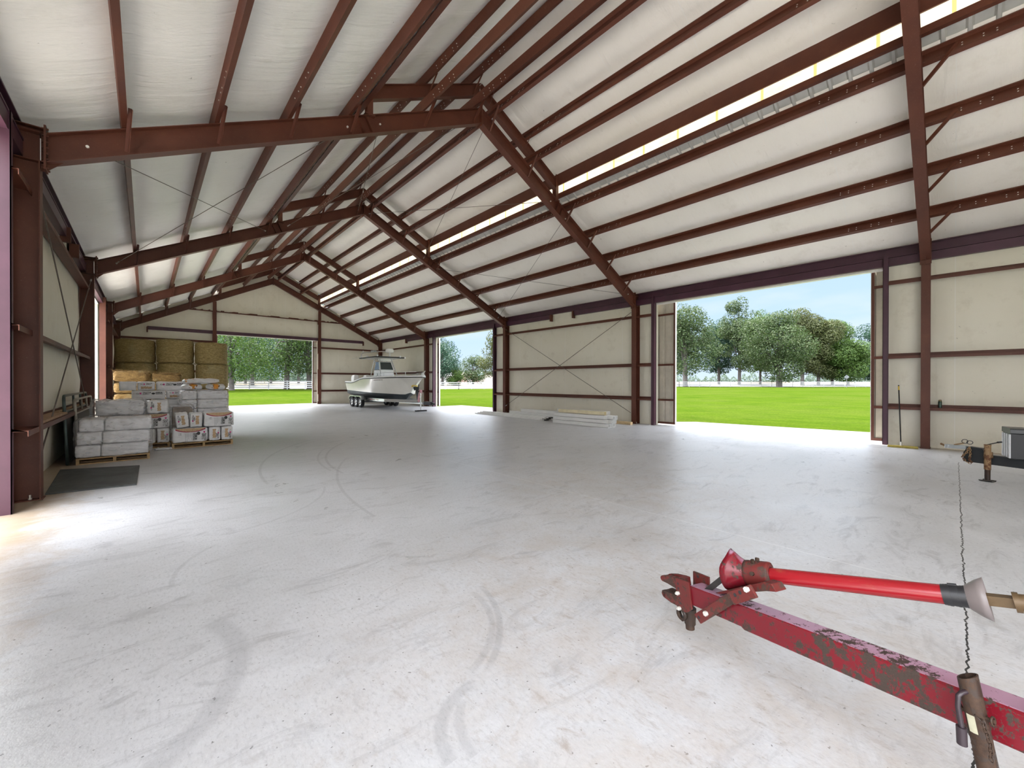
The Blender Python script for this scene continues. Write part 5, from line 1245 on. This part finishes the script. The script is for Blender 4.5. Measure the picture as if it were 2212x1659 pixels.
post(12.93, 14.4, 11.05, .002, .127, 'white vinyl post in the bundle just behind the stack, lowest left', grp='white vinyl posts behind'); post(13.08, 14.3, 11.0, .002, .127, 'white vinyl post in the bundle just behind the stack, lowest right', grp='white vinyl posts behind')
post(12.93, 14.35, 11.0, .132, .127, 'white vinyl post in the bundle behind, middle left', grp='white vinyl posts behind'); post(13.08, 14.35, 11.0, .132, .127, 'white vinyl post in the bundle behind, middle right', grp='white vinyl posts behind')
post(13.0, 13.6, 10.95, .262, .127, 'white vinyl post topmost in the bundle behind the stack', grp='white vinyl posts behind')
def rail(x0, y0, x1, y1, z, label, mat=None):
    m = MB(); m.bar((x0,y0,z+.02),(x1,y1,z+.02),.14,.04); tag(m.build('vinyl_rail', mat or M_PVC, None, .004), label, 'vinyl rail', 'long white vinyl rails')
for i in range(4): rail(12.66+.03*i, 16.7-.18*i, 12.50+.03*i, 11.9-.1*i, .002+.042*i, 'long white vinyl rail on the floor by the middle doorway, %s of the pile' % ['lowest','second','third','topmost'][i])
for i in range(3):
    m = MB(); y_ = 11.62-.08*i; m.bx(12.44+.05*i, 12.62+.05*i, y_-.06, y_+.05, .002+.05*i, .05+.05*i); tag(m.build('rail_bracket', M_DARK), 'dark bracket at the end of the vinyl rails, %s' % ['lowest','middle','topmost'][i], 'bracket', 'dark rail brackets')
m = MB(); m.bar((13.35,16.6,.05),(13.30,12.3,.10),.05,.03); tag(m.build('timber_batten', M_WOOD2), 'thin weathered batten lying between the rails and the wall', 'batten')
m = MB(); m.bar((13.72,8.30,.05),(13.72,11.2,.05),.15,.10); tag(m.build('timber_plank', plain('fresh lumber',(.62,.46,.26),.7,0,.12,10), None, .004), 'thick pale timber lying on the floor against the right column', 'timber')
# ---------------------------------------------------------------- outside
def gz(x, y):
    d = max(0.0, max(x-18, y-34, -3-x, -8-y)); q = min(1, d/48); return -.06+.66*q*q*(3-2*q)+.0004*max(0,d-60)
t = NT('lawn'); p = t.pos(); a = t.noise(p, .12, 5, .6); b = t.noise(t.pos((1,.5,1)), .9, 6, .7); g_ = t.noise(p, 11, 4, .7)
c = t.ramp(b,(.3,(0.02,0.03971,0.003102)),(.6,(0.03369,0.0546,0.004653))); c = t.mix(t.ramp(a,(.45,0.),(.7,.6)), c, (0.04632,0.05708,0.01137)); c = t.mix(t.ramp(g_,(.4,.5),(.6,0.)), c, (0.01421,0.02606,0.003102))
cdry = t.noise(p, 2.3, 4, .7); c = t.mix(t.ramp(cdry,(.64,0.),(.78,.55)), c, (0.0752,0.0658,0.02585))
M_GRASS = t.done(c, .95, 0, t.bump(g_,.5,.05), 0.)
m = MB()
XS = [-60,-40,-25,-12,-5,-2,15.0,17,20,24,30,38,48,60,75,90,105,120,140,170]; YS = [-60,-40,-25,-14,-8,0,8,16,24,31,34.5,38,44,52,60,70,80,95,110,130,150]
def gg(i, j): x, y = XS[i], YS[j]; return (x, y, gz(x,y))
nx, ny = len(XS), len(YS)
m.add([gg(i,j) for j in range(ny) for i in range(nx)], [(j*nx+i,j*nx+i+1,(j+1)*nx+i+1,(j+1)*nx+i) for j in range(ny-1) for i in range(nx-1)
      if not (XS[i] >= -2 and XS[i+1] <= 15 and YS[j] >= -8 and YS[j+1] <= 31)], True)
struct(m.build('ground', M_GRASS), 'wide mown green lawn outside the doorways', 'lawn')
# dry field and pale road beyond the fences
M_FIELD = plain('dry stubble field', (0.1128,0.08695,0.0517), .9, 0, .15, .3); M_ROAD = plain('pale sandy road', (0.1598,0.1551,0.1457), .85, 0, .08, .2)
FENCE = [(-22.0,84.0),(43.0,62.0),(100.0,47.0),(142.0,6.0),(160,-40)]
def offset_line(dist):
    out = []
    for i, (x, y) in enumerate(FENCE):
        a = Vector(FENCE[max(0,i-1)]); b = Vector(FENCE[min(len(FENCE)-1,i+1)]); d = (b-a).normalized(); out.append((x-d.y*dist*1.0, y+d.x*dist)) 
    return out
def strip(d0, d1, z, name, mat, label, cat, h=.02):
    A, B = offset_line(d0), offset_line(d1); m = MB(); n = len(A)
    m.add([(x,y,gz(*FENCE[i])+z) for i,(x,y) in enumerate(A)]+[(x,y,gz(*FENCE[i])+z+h) for i,(x,y) in enumerate(B)], [(i,i+1,n+i+1,n+i) for i in range(n-1)])
    o = m.build(name, mat); struct(o, label, cat)
strip(2.5, 16, .05, 'road', M_ROAD, 'pale sandy road beyond the white fence', 'road', .5)
strip(16, 230, .56, 'field', M_FIELD, 'dry tan field beyond the road', 'field', 1.2)
# concrete aprons
m = MB(); m.poly([(WR+.1,1.1,-.06),(17.6,1.2,-.06),(16.8,7.2,-.06),(16.0,7.9,-.06),(WR+.1,7.9,-.06)], .055, (0,0,1)); struct(m.build('apron', M_APRON), 'pale concrete apron outside the big right doorway', 'apron')
m = MB(); m.bx(WR+.1, 16.6, 17.0, 23.6, -.06, -.006); struct(m.build('apron', M_APRON), 'pale concrete apron outside the middle right doorway', 'apron')
m = MB(); m.bx(3.0, 9.8, YE+.1, YE+1.6, -.06, -.006); struct(m.build('apron', M_APRON), 'narrow concrete apron outside the far doorway', 'apron')
m = MB(); m.bx(-24, WL-.13, -26, 26, -.08, -.01); m.bx(WL-.13, 30, -30, YB-.12, -.08, -.01); struct(m.build('bounce_yard', plain('pale gravel yard',(.58,.55,.50),.9,0,.12,2)), 'unseen pale gravel added beside and behind the barn to bounce light', 'bounce_yard')  # unseen pale ground, added to bounce neutral light up to the ceilings
# fence
M_FW = plain('white board fence', (0.2604,0.2666,0.279), .5, 0, .03, 2)
for i in range(len(FENCE)-1):
    a, b = Vector(FENCE[i]), Vector(FENCE[i+1]); L_ = (b-a).length; n = int(L_/2.5)
    txt = ['seen through the far doorway','seen through the middle doorway','seen through the big right doorway','turning away at the right of the lawn'][i]
    r = thing('board_fence', 'white four rail board fence %s' % txt, 'fence', (a.x,a.y,gz(a.x,a.y)), 'white board fences')
    P = [a.lerp(b,k/n) for k in range(n+1)]; Z = [gz(p_.x,p_.y) for p_ in P]; d = (b-a).normalized(); nn = Vector((-d.y,d.x))
    for h in (.30,.62,.94,1.26):
        m = MB()
        for k in range(n): m.bar((P[k].x-nn.x*.07,P[k].y-nn.y*.07,Z[k]+h),(P[k+1].x-nn.x*.07,P[k+1].y-nn.y*.07,Z[k+1]+h),.035,.14)
        m.build('fence_rail', M_FW, r)
    for k in range(n+1):
        m = MB(); x, y = P[k]; m.bx(x-.06,x+.06,y-.06,y+.06,Z[k]-.05,Z[k]+1.42); m.build('fence_post', M_FW, r)
# trees
def leaf_mat(name, ca, cb, cc):
    t = NT(name); oi = t.n('ShaderNodeNewGeometry'); f = t.noise(t.pos(), 1.1, 5, .75); f2 = t.noise(t.pos(), 7, 3, .7); k = t.math('ADD', t.math('MULTIPLY', f, .6), t.math('MULTIPLY', f2, .4))
    c = t.ramp(k,(.33,ca),(.5,cb),(.68,cc)); t.done(c, .55, 0, None, .25)
    tl = t.n('ShaderNodeBsdfTranslucent'); t.l(c, tl.inputs[0]); ms = t.n('ShaderNodeMixShader'); ms.inputs[0].default_value = .38
    t.l(t.bs.outputs[0], ms.inputs[1]); t.l(tl.outputs[0], ms.inputs[2]); t.l(ms.outputs[0], t.out.inputs[0]); return t.m
LEAF = {'oak': leaf_mat('oak leaves', (0.0124,0.03224,0.01116),(0.03596,0.062,0.0186),(0.093,0.1085,0.0465)), 'bright': leaf_mat('bright leaves', (0.01736,0.04464,0.00744),(0.04216,0.0837,0.01364),(0.0837,0.1178,0.02604)),
        'cool': leaf_mat('cool leaves', (0.00744,0.0279,0.01736),(0.01984,0.0527,0.031),(0.0465,0.0868,0.0496)), 'olive': leaf_mat('olive leaves', (0.0186,0.03224,0.0093),(0.0496,0.062,0.0186),(0.1054,0.1054,0.0434))}
M_BARK = plain('grey bark', (0.0527,0.0465,0.04216), .85, 0, .3, 3, .3)
def tree(x, y, h, w, kind, label, seed, trunk=.28, clear=.16, n=3000, ls=.42, grp='trees beyond the lawn', cone=False, leaf=1.0):
    rnd = random.Random(seed); z0 = gz(x,y)-.1
    r = thing('tree', label, 'tree', (x,y,z0), grp)
    m = MB(); lean = rnd.uniform(-.03,.03)*h
    P = [(x,y,z0),(x+.02,y,z0+.25),(x+lean*.3,y,z0+h*.25),(x+lean,y+lean*.5,z0+h*.55),(x+lean*1.2,y+lean*.7,z0+h*.86)]
    m.tube(P, [trunk*1.9,trunk*1.15,trunk*.95,trunk*.6,trunk*.15], 10)
    blobs = []; nb = 24
    for i in range(nb):
        if cone:
            q = clear+(1-clear)*(i+.5)/nb; rad = w*.5*(1-q)*1.15+.25; a = rnd.uniform(0,2*pi); blobs.append((x+rad*.35*cos(a), y+rad*.35*sin(a), z0+h*q, rad, h*.07))
        else:
            q = rnd.uniform(0,1); zc = clear+.10+(1-clear-.20)*q; env = sqrt(max(.05,1-((q-.42)/.62)**2)); a = i*2.4+rnd.uniform(-.4,.4); rr_ = rnd.uniform(.30,.72)*env*w*.5
            br = w*rnd.uniform(.17,.27)*(.75+.25*env); blobs.append((x+rr_*cos(a), y+rr_*sin(a), z0+h*zc, br, br*rnd.uniform(.7,.95)))
    if not cone: blobs.append((x+lean,y,z0+h*.88,w*.17,h*.11))
    for i, b in enumerate(blobs[:9]):
        if not cone: zz_ = z0+h*(clear+.03+.04*i); m.tube([(x+lean*.4,y,zz_),((x+b[0])/2,(y+b[1])/2,(zz_+b[2])/2+.05*h),(b[0],b[1],b[2])], [trunk*.42,trunk*.28,trunk*.08], 6)
    m.build('trunk', M_BARK, r)
    m = MB(); tot = sum(b[3]**2 for b in blobs)
    for b in blobs:
        for _ in range(int(n*b[3]**2/tot)):
            while True:
                v = Vector((rnd.uniform(-1,1),rnd.uniform(-1,1),rnd.uniform(-1,1)))
                if .05 < v.length < 1: break
            v = v.normalized()*(rnd.uniform(.55,1.06)**.6)
            p_ = Vector((b[0]+v.x*b[3], b[1]+v.y*b[3], b[2]+v.z*b[4]))
            nrm = (v+Vector((rnd.gauss(0,.55),rnd.gauss(0,.55),rnd.gauss(0,.55)+.35))).normalized()
            a = nrm.cross(Vector((rnd.gauss(0,1),rnd.gauss(0,1),rnd.gauss(0,1)))).normalized(); c_ = nrm.cross(a); s_ = ls*rnd.uniform(.5,1.1)*leaf
            m.add([p_-a*s_*.6, p_-c_*s_*.28+nrm*s_*.08, p_+a*s_*.6, p_+c_*s_*.28+nrm*s_*.08], [(0,1,2,3)])
    m.build('foliage', LEAF[kind], r)
# seen through the big right doorway, from its far edge to its near edge
def dirpt(u, dist):
    a = YAW+math.atan((u-1106)/FPX); return dist*sin(a), dist*cos(a)
RT = [ # bearing, range, height, width, kind, label, trunk radius
 (1480,112,20.5,17,'oak','broad round oak at the far edge of the big right doorway',.55),
 (1448,128,21,14,'cool','darker tree behind the broad round oak',.35),
 (1553,140,21,12,'cool','tall dark tree between the round oak and the tallest one',.40),
 (1597,132,26.5,12,'oak','tallest tree of the row beyond the right lawn',.42),
 (1642,150,25,12,'bright','pale green tree right of the tallest one',.32),
 (1683,116,18.5,15,'oak','spreading oak standing in front of the fence on the right lawn',.60),
 (1733,138,22.5,12,'olive','tall olive tree just right of the spreading fence oak',.42),
 (1768,140,19.5,12,'olive','leaning olive tree right of the tall olive one',.36),
 (1798,150,19.5,14,'bright','bright green tree with a broad flat top',.35),
 (1832,142,12.5,11,'bright','low bright tree near the sign at the right end of the row',.32),
 (1884,165,18.5,13,'cool','hazy blue-green tree at the near edge of the big right doorway',.35)]
for i, (u, ds, h, w, k, lb, tk) in enumerate(RT):
    x, y = dirpt(u, ds); tree(x, y, h, w*1.05, k, lb, 100+i, tk, .12, 17000, .50)
ET = [(500,70,15,12,'bright','bright feathery tree at the left of the far doorway',.3),(545,88,17,14,'cool','bluish tree behind the far fence, left of the trunk',.3),(619,75,19,15,'bright','tree with a straight dark trunk at the far fence',.36),
      (668,74,16,10,'oak','dark tree at the right edge of the far doorway',.34),(585,120,17,16,'cool','hazy tree far behind the fence in the far doorway',.3),(645,118,16,14,'cool','hazy tree far behind the straight trunk',.3),(470,105,17,16,'oak','tree hidden beyond the hay side of the far doorway',.3),(530,118,17,15,'bright','pale tree far behind the bright feathery one',.3)]
for i, (u, ds, h, w, k, lb, tk) in enumerate(ET):
    x, y = dirpt(u, ds); tree(x, y, h, w, k, lb, 200+i, tk, .10, 10000, .36)
MT = [(948,105,15.5,9,'cool','tall conifer-like tree at the far edge of the middle doorway',.32),(956,96,10.5,9,'cool','rounded tree below the tall one in the middle doorway',.3),(985,95,4.6,4.2,'bright','low yellow-green palm-like shrub in the middle doorway',.12),(1022,112,8.2,9,'oak','round dark tree in the centre of the middle doorway',.26),(1068,92,13.5,8,'olive','tree at the near edge of the middle doorway',.3)]
for i, (u, ds, h, w, k, lb, tk) in enumerate(MT):
    x, y = dirpt(u, ds); tree(x, y, h, w, k, lb, 300+i, tk, .10 if i != 2 else .02, 6000, .40 if i != 2 else .28)
# far hedge line and small distant buildings
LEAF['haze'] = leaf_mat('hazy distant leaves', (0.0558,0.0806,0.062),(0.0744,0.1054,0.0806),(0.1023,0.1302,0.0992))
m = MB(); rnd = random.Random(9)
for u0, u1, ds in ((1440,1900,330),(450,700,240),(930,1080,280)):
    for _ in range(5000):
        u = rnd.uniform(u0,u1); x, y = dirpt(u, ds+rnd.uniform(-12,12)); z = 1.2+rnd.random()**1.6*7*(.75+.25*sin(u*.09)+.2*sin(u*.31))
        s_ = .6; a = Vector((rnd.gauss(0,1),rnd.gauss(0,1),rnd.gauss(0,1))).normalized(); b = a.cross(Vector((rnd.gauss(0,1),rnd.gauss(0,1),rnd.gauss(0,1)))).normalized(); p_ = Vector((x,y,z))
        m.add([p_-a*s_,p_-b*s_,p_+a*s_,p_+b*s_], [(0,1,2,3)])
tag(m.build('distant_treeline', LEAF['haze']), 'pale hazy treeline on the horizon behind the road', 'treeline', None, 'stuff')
def house(u, ds, w, h, rh, wall, roof, label):
    x, y = dirpt(u, ds); a = YAW+math.atan((u-1106)/FPX); z0 = 1.0
    r = thing('distant_house', label, 'house', (x,y,z0), 'distant houses'); M = Matrix.Translation((x,y,z0)) @ Matrix.Rotation(-a+.35,4,'Z')
    m = MB(); m.bx(-w/2,w/2,-w*.4,w*.4,0,h); m.add([(-w/2,-w*.4,h),(w/2,-w*.4,h),(0,-w*.4,h+rh),(-w/2,w*.4,h),(w/2,w*.4,h),(0,w*.4,h+rh)], [(0,1,2),(3,5,4)]); m.xf(M); m.build('walls', plain(label+' wall', wall), r)
    m = MB(); 
    for s_ in (-1,1): m.poly([(s_*(w/2+.3),-w*.4-.3,h-.2),(0,-w*.4-.3,h+rh+.02),(0,w*.4+.3,h+rh+.02),(s_*(w/2+.3),w*.4+.3,h-.2)], .12, (0,0,1))
    m.xf(M); m.build('roof', plain(label+' roof', roof), r)
    m = MB(); m.bx(-w*.12,w*.12,-w*.4-.03,-w*.4+.01,0,h*.75); m.xf(M); m.build('door', plain(label+' door',(.25,.24,.24)), r)
house(963,150,7,4.2,2.2,(.42,.42,.42),(.40,.40,.41),'white gabled house far off in the middle doorway')
house(1008,170,8,3.4,1.4,(.34,.22,.20),(.38,.30,.28),'pinkish low house far off in the middle doorway')
house(1046,180,8,3.0,2.2,(.30,.28,.25),(.14,.24,.29),'house with a blue-green roof far off in the middle doorway')
x, y = dirpt(1829, 112)
sg_ = thing('road_sign', 'grey diamond road sign back beyond the right lawn', 'sign', (x,y,gz(x,y)))
m = MB(); m.cyl((x,y,gz(x,y)-.1),(x,y,gz(x,y)+2.6),.04,8); m.build('sign_post', plain('sign post',(.08,.08,.085)), sg_)
m = MB(); a = YAW+math.atan((1829-1106)/FPX); R_ = Vector((cos(a),-sin(a),0)); c_ = Vector((x,y,gz(x,y)+2.3)); m.poly([c_+R_*.45,c_+Vector((0,0,.45)),c_-R_*.45,c_-Vector((0,0,.45))], .02, (sin(a),cos(a),0)); m.build('sign_plate', plain('grey sign back',(.10,.11,.12)), sg_)
